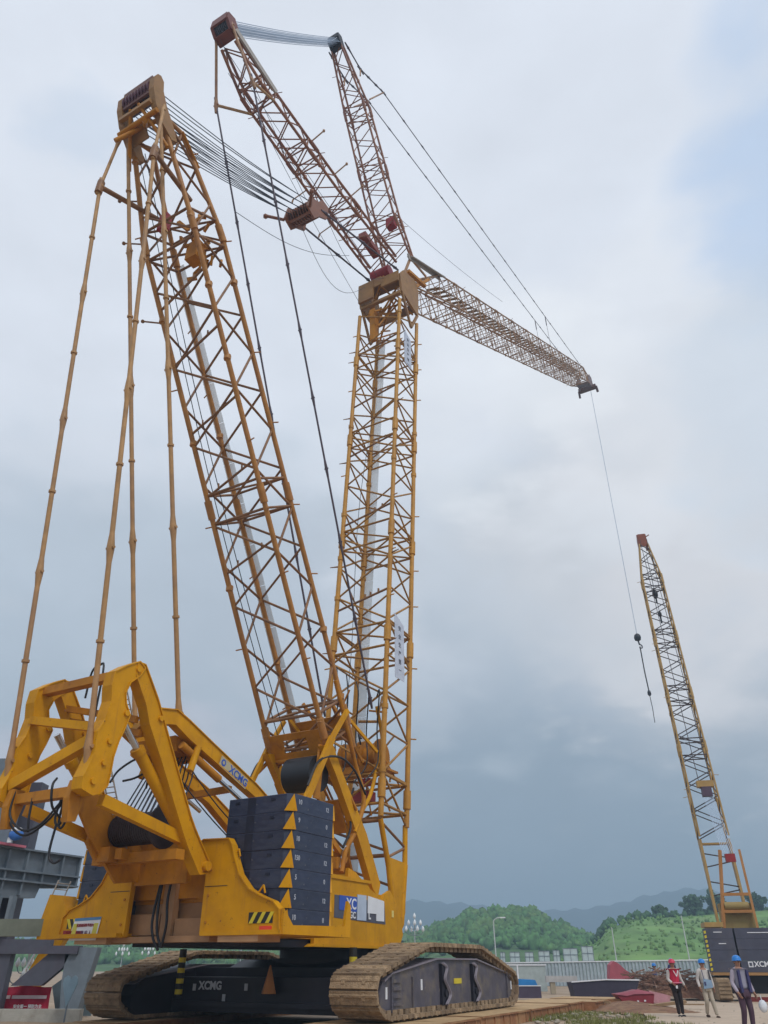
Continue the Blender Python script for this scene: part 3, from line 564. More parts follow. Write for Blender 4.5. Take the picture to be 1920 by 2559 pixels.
# black hydraulic hoses looped under the crossbeams
HOSES = [[(-1.0, -12.55, 5.2), (-.9, -12.6, 4.6), (-.45, -12.5, 4.25), (0, -12.4, 4.35), (.4, -12.3, 4.8), (.6, -12.2, 5.1)], [(-1.05, -12.5, 5.2), (-1.0, -12.5, 4.5), (-.5, -12.4, 4.15), (.05, -12.3, 4.4), (.45, -12.2, 4.9)],
         [(-.35, -12.5, 4.95), (-.32, -12.5, 4.5), (-.30, -12.45, 4.2)], [(.45, -12.3, 5.0), (.35, -12.3, 4.5), (.5, -12.3, 4.3), (.65, -12.3, 4.5), (.7, -12.25, 5.0)], [(.55, -12.3, 5.0), (.5, -12.3, 4.4), (.65, -12.3, 4.25), (.8, -12.3, 4.6), (.8, -12.3, 5.05)],
         [(.7, -12.5, 4.3), (.66, -12.5, 3.7), (.8, -12.45, 3.5), (.95, -12.4, 3.55)], [(-.4, -11.6, 7.6), (-.35, -11.6, 8.3), (-.1, -11.6, 8.45), (.1, -11.6, 8.2), (.1, -11.6, 5.6)], [(.8, -11.3, 5.4), (.6, -10.9, 5.8), (.9, -10.6, 6.1), (1.1, -10.4, 5.9), (1.0, -10.3, 5.4)], [(.8, -10.9, 5.5), (.5, -10.3, 5.7), (.9, -10.0, 5.9), (1.1, -9.9, 5.3)],
         [(.9, -12.9, 5.2), (1.0, -13.05, 5.0), (1.0, -12.95, 4.6), (.9, -12.6, 4.4)], [(-.2, -7.95, 4.0), (-.25, -8.05, 3.2), (-.2, -8.05, 2.4), (-.05, -8.0, 2.0)], [(.1, -7.95, 4.0), (.05, -8.05, 3.1), (.12, -8.05, 2.5), (.0, -8.0, 1.95)], [(-.3, -7.95, 3.9), (-.4, -8.05, 2.7), (-.3, -8.05, 2.2), (-.1, -8.0, 1.9)]]
for hz in HOSES: MB().path(smoothpath(hz), .028 if hz[0][1] < -10 else .035, 6).build('hydraulic_hose', BLK, CR)
# big struts and bent pipes around the mast foot
b = MB(); b.beam((1.5, -1.75, 9.5), (1.45, -2.6, 8.35), .13, .15); b.beam((1.45, -2.6, 8.35), (1.45, -3.95, 6.1), .16, .22); b.build('mast_stay', YEL, CR)
b = MB(); b.beam((-1.35, -1.75, 9.5), (-1.35, -2.6, 8.35), .12, .14); b.beam((-1.35, -2.6, 8.35), (-1.35, -3.4, 6.9), .12, .16); b.build('mast_stay', YEL, CR)
for pts, r, m in (([(1.3, -2.3, 10.5), (1.3, -1.3, 8.7), (1.25, -.7, 7.75), (1.3, -.2, 6.7), (1.3, -.7, 5.6), (1.3, -1.3, 4.9), (1.3, -1.55, 4.2)], .085, YEL2), ([(1.0, 1.2, 10.5), (1.0, 1.65, 9.2), (1.05, 1.15, 8.05), (1.1, .6, 7.0), (1.25, -.2, 6.3), (1.35, -.85, 5.5)], .075, YEL),
                  ([(1.5, -.4, 6.8), (1.5, -1.2, 7.5), (1.5, -2.2, 7.75), (1.5, -3.4, 7.4), (1.5, -4.0, 6.5)], .04, BLK), ([(-1.4, -2.4, 8.1), (-1.5, -2.9, 7.7), (-1.5, -3.3, 7.0)], .07, BLK), ([(.6, .2, 7.2), (.9, -.6, 6.4), (1.4, -1.2, 5.6), (1.5, -1.8, 4.9)], .04, BLK),
                  ([(.4, -.4, 9.8), (.2, -.9, 8.9), (.6, -1.3, 8.1)], .05, YEL2), ([(.9, .2, 9.0), (.4, .8, 9.4), (.2, 1.3, 9.1)], .035, BLK)):
    MB().path(smoothpath(pts), r, 8).build('service_pipe', m, CR)
MB().tube((1.25, -1.25, 5.0), (1.25, -1.5, 4.3), .1, 10).build('piston_rod', CHR, CR)
for l in (-1.9, -1.6): 
    MB().beam((l + .6, -.3, 9.6), (l + 1.7, -1.2, 8.0), .1, .14).build('mast_stay', YEL2, CR)
for k in range(5): MB().beam((-1.1 + k * .5, -1.9 + k * .25, 9.6 + (k % 2) * .5), (-.6 + k * .45, -.3 + k * .3, 8.2 + (k % 3) * .4), .08, .12).build('mast_stay', YEL2 if k % 2 else YEL, CR)

# ---- upper deck
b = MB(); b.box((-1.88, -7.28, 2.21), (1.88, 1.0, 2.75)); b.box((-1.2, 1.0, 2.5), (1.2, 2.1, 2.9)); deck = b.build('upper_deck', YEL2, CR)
b = MB(); b.wall([(-1.9, 2.95), (-1.75, 3.1), (.7, 3.1), (.95, 2.95), (1.3, 2.95), (1.3, 4.25), (-1.9, 4.25)], -7.6, .12); b.box((-1.9, -7.5, 3.0), (1.3, -5.2, 4.25)); b.build('rear_machine_house', YEL2, CR)
b = MB(); b.box((-1.9, -7.46, 2.2), (1.3, -7.3, 3.2)); b.box((-1.6, -7.75, 2.25), (-.45, -7.45, 2.75)); b.box((.12, -7.75, 2.22), (1.3, -7.45, 2.62)); b.box((-1.95, -7.9, 2.08), (1.5, -7.3, 2.22)); b.box((-.35, -7.8, 2.2), (.05, -7.6, 4.2)); b.build('rear_sill', mat('brown_rear_sill', (.36, .2, .1), .6), CR)
SP = [(-4.0, 2.1), (1.1, 2.1), (1.35, 2.45), (1.2, 2.95), (.85, 3.45), (.45, 3.75), (.1, 3.62), (-.05, 3.45), (-.9, 3.72), (-1.05, 3.86), (-4.0, 3.86)]
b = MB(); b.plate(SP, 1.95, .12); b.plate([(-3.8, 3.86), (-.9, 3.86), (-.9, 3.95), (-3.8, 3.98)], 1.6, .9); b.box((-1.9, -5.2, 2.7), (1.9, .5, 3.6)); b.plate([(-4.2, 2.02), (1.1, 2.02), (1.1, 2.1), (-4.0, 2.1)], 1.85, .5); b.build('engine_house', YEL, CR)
b = MB(); b.plate([(-3.0, 2.8), (.12, 2.72), (.05, 3.35), (-3.0, 3.42)], 2.015, .012); sg = b.build('side_board', STEELD, CR)
b = MB(); b.plate([(-2.75, 3.02), (-1.72, 3.0), (-1.72, 3.42), (-2.75, 3.42)], 2.028, .012); b.build('blue_panel', BLU, sg)
b = MB(); b.plate([(-1.7, 2.78), (-1.15, 2.78), (-1.15, 3.5), (-1.7, 3.5)], 2.03, .02); b.build('pale_panel', PANE, sg)
b = MB(); b.plate([(-1.05, 3.0), (-.5, 3.0), (-.5, 2.8), (.0, 2.8), (.0, 3.4), (-1.05, 3.5)], 2.03, .02); b.build('pale_panel', WHT, sg)
text('XC', 'panel_lettering', WHT, sg, (2.036, -2.05, 3.2), (0, 1, 0), (0, 0, 1), .42, .008)
text('XGC', 'model_lettering', WHT, sg, (2.026, -2.05, 2.9), (0, 1, 0), (0, 0, 1), .26, .006)
text('L', 'model_lettering', WHT, sg, (2.042, -.95, 2.93), (0, 1, 0), (0, 0, 1), .3, .012)
MB().box((2.01, .55, 2.95), (2.04, .65, 3.15)).build('marker_lamp', mat('pale_yellow_lamp', (.7, .6, .2), .4), CR)
b = MB(); b.plate([(-1.3, 3.8), (.0, 3.6), (-.1, 3.95), (-.75, 4.25), (-1.2, 4.35)], 1.3, .12); b.build('deck_bracket', YEL, CR)
b = MB(); b.beam((1.1, -2.9, 3.95), (1.1, -2.2, 5.3), .14, .18); b.beam((1.1, -2.2, 5.3), (1.1, -1.0, 4.6), .14, .18); b.beam((.2, -2.8, 3.95), (1.1, -2.6, 4.7), .12, .12); b.build('deck_bracket', YEL2, CR)
for y0, z0, dy, dz in ((-3.9, 3.95, .5, .7), (-2.3, 3.95, .4, .5), (-1.7, 4.3, .5, .35)): MB().box((.5, y0, z0), (1.2, y0 + dy, z0 + dz)).build('deck_equipment_box', YEL2, CR)
b = MB(); b.tube((0, 0, 1.6), (0, 0, 2.2), 1.75, 40); b.tube((0, 0, 1.5), (0, 0, 1.75), 2.1, 40); b.build('slewing_ring', DARK, CR)
b = MB(); b.box((-2.1, -7.0, 2.0), (1.8, .9, 2.19)); b.build('deck_underside_frame', DARK, CR)
# rear guards wrapping the counterweight trays
GR = [(1.33, 2.22), (1.33, 4.0), (.98, 4.05), (.98, 4.36), (1.15, 4.45), (2.02, 4.42), (2.16, 4.25), (2.26, 3.98), (2.48, 3.55), (2.84, 3.2), (3.25, 3.02), (3.62, 2.9), (3.82, 2.72), (3.86, 2.22)]
for sgn in (1, -1):
    b = MB(); pl_ = [(p[0] * sgn, p[1]) for p in GR]; b.wall(pl_ if sgn > 0 else pl_[::-1], -8.02, .16); b.box((min(1.4 * sgn, 3.9 * sgn), -8.3 if sgn < 0 else -8.15, 2.2), (max(1.4 * sgn, 3.9 * sgn), -5.2, 2.3))
    b.plate([(-8.1, 2.2), (-5.1, 2.2), (-5.1, 2.95), (-5.25, 3.05), (-5.4, 2.45), (-7.7, 2.4), (-8.1, 2.75)], 3.9 * sgn, .08)
    for lx, zz in ((2.15, 4.0), (3.05, 3.12)): b.tube((lx * sgn, -8.0, zz), (lx * sgn + .14 * sgn, -8.0, zz + .16), .025, 6); b.tube((lx * sgn + .14 * sgn, -8.0, zz + .16), (lx * sgn + .2 * sgn, -8.0, zz - .02), .025, 6)
    gd = b.build('rear_guard', YEL, CR)
    b = MB(); g2 = [(p[0] * sgn, p[1]) for p in GR]
    for (x0_, z0_), (x1_, z1_) in zip(g2[3:13], g2[4:14]): b.beam((x0_, -8.04, z0_), (x1_, -8.04, z1_), .22, .025, up=(0, 1, 0) if False else (-(z1_ - z0_), 0, x1_ - x0_))
    b.build('guard_edge_flange', YEL, gd)
    for zz in (2.5, 3.1, 3.7): 
        b = MB(); b.disc((1.5 * sgn, -8.11, zz), (0, 1, 0), .035, .03, 8); b.build('bolt_head', YEL2, gd)
    MB().box((min(1.36 * sgn, 2.1 * sgn), -8.108, 3.30), (max(1.36 * sgn, 2.1 * sgn), -8.10, 3.315)).build('panel_seam', STRIPE_B, gd)
    hz = MB()
    b = MB(); b.wall([(2.88 * sgn, 2.44), (3.62 * sgn, 2.44), (3.62 * sgn, 2.68), (2.88 * sgn, 2.68)][::sgn], -8.105, .01); b.build('hazard_patch', STRIPE_B, gd)
    for k in range(3):
        x0 = 2.9 + k * .25; b = MB(); pts = [(x0 * sgn, 2.44), ((x0 + .11) * sgn, 2.44), ((x0 + .26) * sgn, 2.68), ((x0 + .15) * sgn, 2.68)]; b.wall(pts[::sgn], -8.112, .01); b.build('hazard_stripe', STRIPE_Y, gd)
    b = MB(); b.wall([(3.25 * sgn, 2.27), (3.6 * sgn, 2.27), (3.6 * sgn, 2.38), (3.25 * sgn, 2.38)][::sgn], -8.115, .03); b.build('red_reflector', LRED, gd)
    b = MB(); b.box((min(1.95 * sgn, 3.2 * sgn), -8.1, 2.06), (max(1.95 * sgn, 3.2 * sgn), -7.2, 2.2)); b.build('tray_rail', mat('worn_tray_rail', (.45, .26, .13), .6), CR)
MB().wall([(-3.7, 2.3), (-2.9, 2.27), (-2.9, 2.38), (-3.7, 2.4)], -8.12, .02).build('dark_reflector', RED, gd)
b = MB(); b.wall([(-3.9, 2.2), (-3.9, 2.9), (-4.2, 3.3), (-4.75, 3.35), (-4.95, 2.6), (-4.95, 2.2)], -7.75, .5); b.box((-4.9, -7.5, 2.2), (-3.9, -4.5, 2.35)); b.build('side_catwalk', YEL, CR)
# chain of access steps up the far side
ladder('side_ladder', (-5.05, -8.0, 2.3), (-4.75, -7.8, 3.75), (0, .45, 0), 9, LADM, CR)
# paper notice fixed on the left rear guard
NS = thing('warning_notice', 'white notice with blue top edge and yellow sides on crane rear', 'notice', (0, 0, 0)); NS.matrix_world = CR.matrix_world
bpy.context.view_layer.update(); NS.matrix_world = CR.matrix_world.copy(); NS.location = CR.matrix_world @ Vector((-2.85, -8.12, 2.42)); NS.rotation_euler = (0, 0, R(-30))
b = MB(); b.prism([(-.58, -.27), (.5, -.27), (.58, .29), (-.46, .27)], (0, 0, 0), (1, 0, 0), (0, 0, 1), (0, 1, 0), .01); b.build('board', WHT, NS)
b = MB(); b.prism([(-.46, .20), (.57, .22), (.58, .29), (-.46, .27)], (0, -.008, 0), (1, 0, 0), (0, 0, 1), (0, 1, 0), .006); b.build('blue_edge', mat('notice_blue', (.08, .22, .42), .6), NS)
for x0 in (-.5, .32):
    b = MB(); b.prism([(x0 - .03, -.2), (x0 + .15, -.2), (x0 + .19, .14), (x0 + .03, .14)], (0, -.008, 0), (1, 0, 0), (0, 0, 1), (0, 1, 0), .006); b.build('yellow_side', mat('notice_yellow', (.55, .52, .08), .6), NS)
text('起重机回转半径内', 'upper_line', RED, NS, (.0, -.012, .09), (1, 0, 0), (0, 0, 1), .085, .002)
text('严 禁 站 人', 'lower_line', mat('notice_ink', (.12, .05, .12), .6), NS, (.0, -.012, -.1), (1, 0, 0), (0, 0, 1), .12, .002)

# ---- crawler undercarriage, turned a few degrees from the upper deck
MT = Matrix.Translation((-2.0, 29.2, 0)) @ Matrix.Rotation(R(-27), 4, 'Z'); TL = (Matrix.Translation((-1.76, 29.13, 0)) @ Matrix.Rotation(R(-30), 4, 'Z')).inverted() @ MT
tf = lambda v: TL @ v
PROF = [(-4.9, .42), (-5.35, .55), (-5.62, .80), (-5.62, 1.22), (-5.45, 1.38), (-2.25, 2.07), (2.0, 2.07), (5.3, 1.32), (5.5, 1.15), (5.5, .75), (5.2, .5), (4.9, .42)]
FRM = [(-4.8, .44), (-5.08, .58), (-5.15, .95), (-4.95, 1.22), (-4.5, 1.39), (-1.5, 1.73), (1.75, 1.73), (4.65, 1.34), (5.1, 1.2), (5.25, .95), (5.2, .58), (4.9, .44)]
TFR = tf
for sgn in (1, -1):
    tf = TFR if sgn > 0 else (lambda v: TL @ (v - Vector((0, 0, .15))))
    v0, v1 = (3.55, 4.92)
    vc = sgn * (v0 + v1) / 2
    b = MB(); b.prism(FRM, (vc + (0 if sgn > 0 else .1), 0, 0), (0, 1, 0), (0, 0, 1), (1, 0, 0), .98 if sgn > 0 else 1.15)
    for k in range(4): b.box((vc - .53, -4.4, .66 + k * .17), (vc + .53, -3.9, .74 + k * .17))
    for u0 in (-4.5, -3.2, 4.7): b.box((vc - .54, u0, .52), (vc + .54, u0 + .06, 1.3))
    b.xf(tf); fr_ = b.build('track_frame', GREY if sgn > 0 else DARK, CR)  # left frame near-black: shade on its inner side put into the colour
    # flange along the top edge
    b = MB()
    for (p, q) in zip(FRM[3:8], FRM[4:9]): b.beam((vc, p[0], p[1]), (vc, q[0], q[1]), 1.12, .04)
    b.xf(tf).build('frame_flange', mat('worn_flange', (.22, .2, .24), .45), fr_)
    # curled jack brackets on the outer side
    for u0 in (-1.15, 1.35):
        b = MB(); o = sgn
        cp = smoothpath([(vc + o * .60, u0 - .05, 1.62), (vc + o * .62, u0 + .22, 1.50), (vc + o * .62, u0 + .05, 1.22), (vc + o * .62, u0 + .28, 1.0), (vc + o * .62, u0 + .42, .80), (vc + o * .60, u0 + .15, .58)])
        b2 = MB(); b2.path(cp, .035, 6); b2.path([p - Vector((0, .10, 0)) for p in cp], .02, 5); b2.xf(tf).build('curved_rib', mat('worn_rib', (.22, .2, .24), .45) if 'worn_rib' not in bpy.data.materials else bpy.data.materials['worn_rib'], fr_)
        b.box((vc + o * .54 - .06, u0 - .12, 1.15), (vc + o * .54 + .06, u0 + .16, 1.6))
        b.prism([(u0 - .1, .55), (u0 + .25, .6), (u0 + .4, .86), (u0 + .2, 1.15), (u0 - .1, 1.15)], (vc + o * .52, 0, 0), (0, 1, 0), (0, 0, 1), (1, 0, 0), .1); b.disc((vc + o * .58, u0 + .15, .86), (1, 0, 0), .1, .06, 12)
        b.xf(tf).build('frame_bracket', DARK, fr_)
    b = MB(); b.box((vc + .50 * sgn - .008, -.15, 1.08), (vc + .50 * sgn + .008, .45, 1.22)); b.xf(tf).build('yellow_label', STRIPE_Y, fr_)
    for u0, zz in ((-4.8, .95), (-2.6, 1.1), (5.15, .95)):
        b = MB(); b.box((vc + .50 * sgn - .01, u0, zz - .13), (vc + .50 * sgn + .01, u0 + .09, zz + .13)); b.xf(tf).build('white_marker', WHT, fr_)
    # shoes round the whole loop, each one its own plate
    P = [Vector((0, a, z)) for a, z in PROF] + [Vector((0, *PROF[0]))]; per = [(q - p).length for p, q in zip(P[:-1], P[1:])]; tot = sum(per); n = 66; s_ = tot / n
    def along(d):
        d %= tot
        for i, g in enumerate(per):
            if d <= g: return P[i].lerp(P[i + 1], d / g)
            d -= g
        return P[0]
    # outline fairing between corner points
    belt = MB()
    shoes = []
    for k in range(n):
        a, c = along(k * s_ + .015), along((k + 1) * s_ - .015); d = (c - a).normalized(); nn2 = Vector((0, -d.z, d.y)); mid = (a + c) / 2
        b = MB(); hl = (c - a).length / 2
        b.prism([(-hl, -.04), (hl, -.04), (hl, .05), (hl * .6, .05), (hl * .45, .075), (hl * .15, .075), (0, .05), (-hl, .05)], (vc, mid.y, mid.z), (0, d.y, d.z), (0, nn2.y, nn2.z), (1, 0, 0), 1.37)
        b.prism([(-hl * .7, -.16), (hl * .7, -.16), (hl * .7, -.04), (-hl * .7, -.04)], (vc, mid.y, mid.z), (0, d.y, d.z), (0, nn2.y, nn2.z), (1, 0, 0), 1.12)
        for o in (-.3, .3): b.prism([(-.05, .05), (.05, .05), (.05, .075), (-.05, .075)], (vc + o, mid.y, mid.z), (0, d.y, d.z), (0, nn2.y, nn2.z), (1, 0, 0), .1)
        b.xf(tf).build('track_shoe', SHOE, fr_)
tf = TFR
b = MB(); b.box((-3.6, -2.3, .30), (3.6, 2.3, 1.5)); b.box((-3.6, -3.3, .35), (3.6, -2.3, 1.25)); b.prism([(-2.3, 1.5), (2.3, 1.5), (1.6, 1.72), (-1.6, 1.72)], (0, 0, 0), (0, 1, 0), (0, 0, 1), (1, 0, 0), 4.4)  # box lowered and deepened as dark fill for the shade between the tracks
b.box((-3.4, -3.5, .50), (3.4, -3.3, .62)); carb = b.xf(tf).build('carbody', DARK, CR)
P0 = tf(Vector((-2.1, -3.32, 1.02))); P1 = tf(Vector((-1.1, -3.32, 1.02))); text('XCMG', 'carbody_lettering', mat('faded_lettering', (.42, .44, .48), .6), CR, P0, P1 - P0, (0, 0, 1), .30, .012)
for du, zz in ((-.62, .98), (1.35, 1.0), (.55, .72)): MB().wall([(-.06, -.09), (.06, -.09), (.06, .09), (-.06, .09)], 0, .012).xf(lambda v, du=du, zz=zz: tf(Vector((-2.1 + du, -3.31, zz)) + v)).build('white_stencil', bpy.data.materials['faded_lettering'], CR)
for v, ss in ((-3.0, 1), (3.15, 1)):
    b = MB(); prev = None
    b.tube((v, -3.7, .75), (v, -3.7, 2.0), .11, 12); b.xf(tf); jp = b.build('jack_post', STRIPE_B, CR)
    b = MB()
    for k in range(4): z0 = .8 + k * .28; b.tube((v, -3.7, z0), (v, -3.7, z0 + .13), .114, 12)
    b.xf(tf).build('yellow_band', STRIPE_Y, jp)
b = MB(); b.lathe((0.25, -3.55, .85), [(.26, 0), (.02, .72)], 4); b.xf(tf).build('orange_marker', mat('orange_marker_paint', (.55, .22, .07), .6), CR)

# ---- counterweight slabs, each a thing standing on the tray or on the slab below
RECS = mat('lug_and_recess_shade', (.012, .018, .042), .5, var=.3)  # near-black navy for the painted recess shade and the lugs
ORD = ['bottom', 'second', 'third', 'fourth', 'fifth', 'sixth', 'top']
MR = ['10', '5', '5', '150', '10', '9', '10']; MF = ['0', '12', '0', '12', '12', '0', '12']
def slab_bm(sgn, h=.435):
    x0, x1, y0, y1, c = 1.70, 3.80, -7.88, -5.75, .17; h = .442
    pts = [(x0, y0), (x1 - c, y0), (x1, y0 + c), (x1, y1 - c), (x1 - c, y1), (x0, y1)]
    pts = [(x * sgn, y) for x, y in pts][::sgn]; b = MB(); m = len(pts); e = .010; cx, cy = 2.75 * sgn, -6.8
    def ring(k, zz): return [(cx + (x - cx) * k, cy + (y - cy) * k, zz) for x, y in pts]
    vs = ring(.994, 0) + ring(1, e) + ring(1, h - e) + ring(.994, h); b.add(vs, [tuple(range(m - 1, -1, -1)), tuple(range(3 * m, 4 * m))] + [(j * m + i, j * m + (i + 1) % m, (j + 1) * m + (i + 1) % m, (j + 1) * m + i) for j in range(3) for i in range(m)])
    return b
for sgn, side in ((1, 'near right'), (-1, 'far left')):
    for k in range(7):
        dz = 2.31 + k * .447; o = slab_bm(sgn).build('counterweight_slab', NAVY); o.matrix_world = CR.matrix_world @ Matrix.Translation((random.uniform(-.006, .006), random.uniform(-.006, .006), dz))
        tag(o, f'navy counterweight slab, {ORD[k]} of seven in the {side} stack', 'counterweight', 'counterweight slabs stacked on the rear of the big crane')
        for (cx, cy, nx, ny) in ((3.715, -7.795, 1, -1), (3.715, -5.835, 1, 1)):
            u_ = Vector((-ny, nx, 0)).normalized(); n_ = Vector((nx, ny, 0)).normalized(); q = Vector((cx, cy, 0)) + n_ * .03; q.x *= sgn; u_.x *= sgn; n_.x *= sgn
            b = MB(); s2 = .17 if ny < 0 else .12; b.prism([(-s2, .01), (s2, .01), (.07, .435)], q, u_, (0, 0, 1), n_, .05); b.build('corner_gusset', YEL, o)
        b = MB(); b.box((min(2.35 * sgn, 2.62 * sgn), -7.887, .02), (max(2.35 * sgn, 2.62 * sgn), -7.875, .42)); b.build('recess_shade_strip', RECS, o)  # flat dark strip: the shade of a vertical recess as colour
        for cx in (2.0, 3.2): b = MB(); b.box((cx * sgn - .07, -7.90, .30), (cx * sgn + .07, -7.87, .36)); b.build('lifting_lug', RECS, o)
        if sgn > 0:
            text(MR[k], 'slab_number', GRYL, o, (3.803, -7.50, .26), (0, 1, 0), (0, 0, 1), .165, .003)
            text(MF[k], 'slab_number', GRYL, o, (3.803, -6.22, .24), (0, 1, 0), (0, 0, 1), .155, .003)

# ---- load line, hook ball and slings under the jib head
JT = CR.matrix_world @ Vector((.35, 64.7, 74.6))
hb = Vector((JT.x, JT.y, 36.0))
JT2 = CR.matrix_world.inverted() @ hb
MB().tube((.35, 64.7, 74.6), JT2, .035, 5).build('load_line', ROPEL, CR)
hk = thing('hook_ball', 'black hook ball hanging on the long load line, with slings below it', 'hook', hb)
b = MB(); b.lathe((0, 0, -.9), [(.1, 0), (.35, .12), (.42, .45), (.35, .75), (.12, .95)], 14); b.build('ball', BLK, hk)
b = MB(); b.tube((0, 0, -.85), (.1, 0, -1.4), .1, 8); b.path(smoothpath([(.1, 0, -1.3), (.35, 0, -1.5), (.3, 0, -1.8), (0, 0, -1.75)]), .07, 6); b.build('hook', DARK, hk)
sl_ = thing('lifting_sling', 'dark lifting sling hanging below the hook ball in mid air', 'sling', hb + Vector((.1, 0, -1.6)))
b = MB(); b.path([(0, 0, 0), (-.02, 0, -3.0), (.05, 0, -5.4)], .07, 6); b.build('upper_sling', BLK, sl_)
MB().lathe((.05, 0, -6.1), [(.08, 0), (.22, .2), (.2, .5), (.06, .75)], 10).build('shackle', DARK, sl_)
MB().path([(.05, 0, -6.0), (.1, 0, -7.5), (.05, 0, -9.2)], .04, 6).build('lower_sling', BLK, sl_)
# banners tied to the right side of the main boom
for nm, s, dz, ln, wd_, lab in (('boom_banner', .245, 0, 2.9, .80, 'long pale vertical banner tied low on the main boom'), ('boom_banner', .885, 0, 2.6, .80, 'pale vertical banner tied high on the main boom just below its head')):
    A = bnode(s, 1, -.08); t_ = thing(nm, lab, 'banner', CR.matrix_world @ (A + Vector((.07, 0, 0))), R(-30), 'pale banners tied to the main boom')
    b = MB(); b.prism([(-wd_ / 2, -ln / 2), (wd_ / 2, -ln / 2), (wd_ / 2 + .02, ln / 2 - .35), (-wd_ / 2, ln / 2)], (0, 0, 0), (0, 1, 0), (0, 0, 1), (1, 0, 0), .02); b.build('cloth', mat('banner_cloth', (.50, .55, .66), .7), t_)
    for k, ch in enumerate('安全生产第一'): text(ch, 'character', STEELD, t_, (.014, .02, ln / 2 - .62 - k * .38), (0, 1, 0), (0, 0, 1), .24, .003)

# ================================================================= GROUND AND HILLS
GRD = mat('dusty_site_ground', (.36, .27, .19), .95, dirt=(.20, .13, .08), dirt_amt=.8, dirt_scale=.25, var=.2, scale=1.0, bump=.5, bscale=6)
PATH = mat('pale_trodden_ground', (.47, .37, .28), .95, dirt=(.34, .25, .18), dirt_amt=.5, dirt_scale=.6, var=.1, scale=2, bump=.35, bscale=9)
def hnoise(x, y): return math.sin(x * .9 + 1.3 * math.sin(y * .7)) * math.cos(y * 1.1 - .6 * math.sin(x * .5))
b = MB(); nx, ny = 120, 90
xs = [-1000 + 0] ; 
def gx(i, n, near, far): t = i / n * 2 - 1; return math.copysign(near * abs(t) + (far - near) * abs(t) ** 5, t)
vs = []
for j in range(ny + 1):
    y = -40 + 110 * (j / ny) + 2000 * (j / ny) ** 6
    for i in range(nx + 1):
        x = gx(i, nx, 55, 1150); near = max(0, 1 - math.hypot(x - 3, y - 32) / 60)
        vs.append((x, y, .05 * hnoise(x * 1.3, y * 1.3) * near * (1 if math.hypot(x + 2, y - 29) > 9 else .2) - .03))
b.add(vs, [(j * (nx + 1) + i, j * (nx + 1) + i + 1, (j + 1) * (nx + 1) + i + 1, (j + 1) * (nx + 1) + i) for j in range(ny) for i in range(nx)], True)
b.build('ground', GRD, kind='structure')
b = MB(); b.add([(6.6, 18, .035), (16, 18, .035), (30, 44, .035), (12.5, 44, .035), (9.6, 33, .035), (8.3, 28, .035)], [(0, 1, 2, 3, 4, 5)]); b.build('path', PATH, kind='structure')
# stones and clods
STN = mat('pale_stone', (.34, .30, .24), .9, var=.3, bump=.3)
b = MB()
for k in range(260):
    x, y = random.uniform(4.5, 9.2), random.uniform(22, 34); r = random.uniform(.02, .09); b.ball((x, y, .02), r, 6, (1.3, 1, .6))
for k in range(120): b.ball((random.uniform(9, 22), random.uniform(24, 46), .04), random.uniform(.015, .05), 6, (1.2, 1, .5))
b.build('gravel', STN, kind='stuff')
GRS = mat('dry_grass_blades', (.17, .19, .055), .9, dirt=(.30, .26, .12), dirt_amt=.8, dirt_scale=1.5, var=.3)
b = MB(); vs = []; fs = []
for k in range(9000):
    x, y = random.uniform(4.6, 9.2), random.uniform(23, 35)
    if hnoise(x * 1.7, y * 1.1) + .5 * hnoise(x * 4, y * 3) < .0: continue
    h = random.uniform(.05, .17); a = random.uniform(0, 6.28); dx, dy = .018 * math.cos(a), .018 * math.sin(a); o = len(vs); lx, ly = random.uniform(-.06, .06), random.uniform(-.06, .06)
    vs += [(x - dx, y - dy, 0), (x + dx, y + dy, 0), (x + lx, y + ly, h)]; fs.append((o, o + 1, o + 2))
b.add(vs, fs); b.build('grass', GRS, kind='stuff')

def crest_at(pts, x):
    for (x0, z0), (x1, z1) in zip(pts[:-1], pts[1:]):
        if x0 <= x <= x1: t = (x - x0) / (x1 - x0); t = t * t * (3 - 2 * t); return z0 + (z1 - z0) * t
    return pts[0][1] if x < pts[0][0] else pts[-1][1]
def hill(name, pts, Y, front, back, m, rough, n=150):
    """ridge running left-right: crest heights pts = [(x, z)] at distance Y"""
    x0, x1 = pts[0][0], pts[-1][0]; rows = 22; b = MB(); vs = []
    for j in range(rows + 1):
        v = j / rows; y = Y - front * (1 - v / .6) if v < .6 else Y + back * (v - .6) / .4; k = (v / .6) if v < .6 else 1 - (v - .6) / .4 * .7
        for i in range(n + 1):
            x = x0 + (x1 - x0) * i / n; hgt = crest_at(pts, x) * (k ** .8 if k > 0 else 0)
            vs.append((x * (y / Y), y, hgt + rough * hnoise(x * .05 / rough * 1.5, y * .06 / rough) * (.2 + k) + rough * .5 * hnoise(x * .17, y * .21) * k - (2 if j == 0 else 0)))
    b.add(vs, [(j * (n + 1) + i, j * (n + 1) + i + 1, (j + 1) * (n + 1) + i + 1, (j + 1) * (n + 1) + i) for j in range(rows) for i in range(n)], True)
    return b.build(name, m, kind='structure')
HG1 = mat('forest_floor_green', (.07, .14, .045), .95, dirt=(.11, .15, .05), dirt_amt=.7, dirt_scale=.02, var=.3, scale=.08)
HG2 = mat('bright_hillside_scrub', (.125, .24, .06), .95, dirt=(.20, .27, .09), dirt_amt=.7, dirt_scale=.05, var=.35, scale=.12, bump=.8, bscale=.6)
HG3 = mat('haze_blue_forest', (.035, .07, .085), .95, var=.2, scale=.01)  # blue of distance haze mixed into the forest colour
CA = [(-190, 8), (-120, 7.5), (-95, 6.2), (-60, 5.5), (-20, 6.5), (0, 8.6), (14, 11), (26, 15), (35, 18.6), (50, 19.8), (58, 19.2), (66, 14.5), (81, 9.6), (100, 8), (140, 7), (230, 7)]
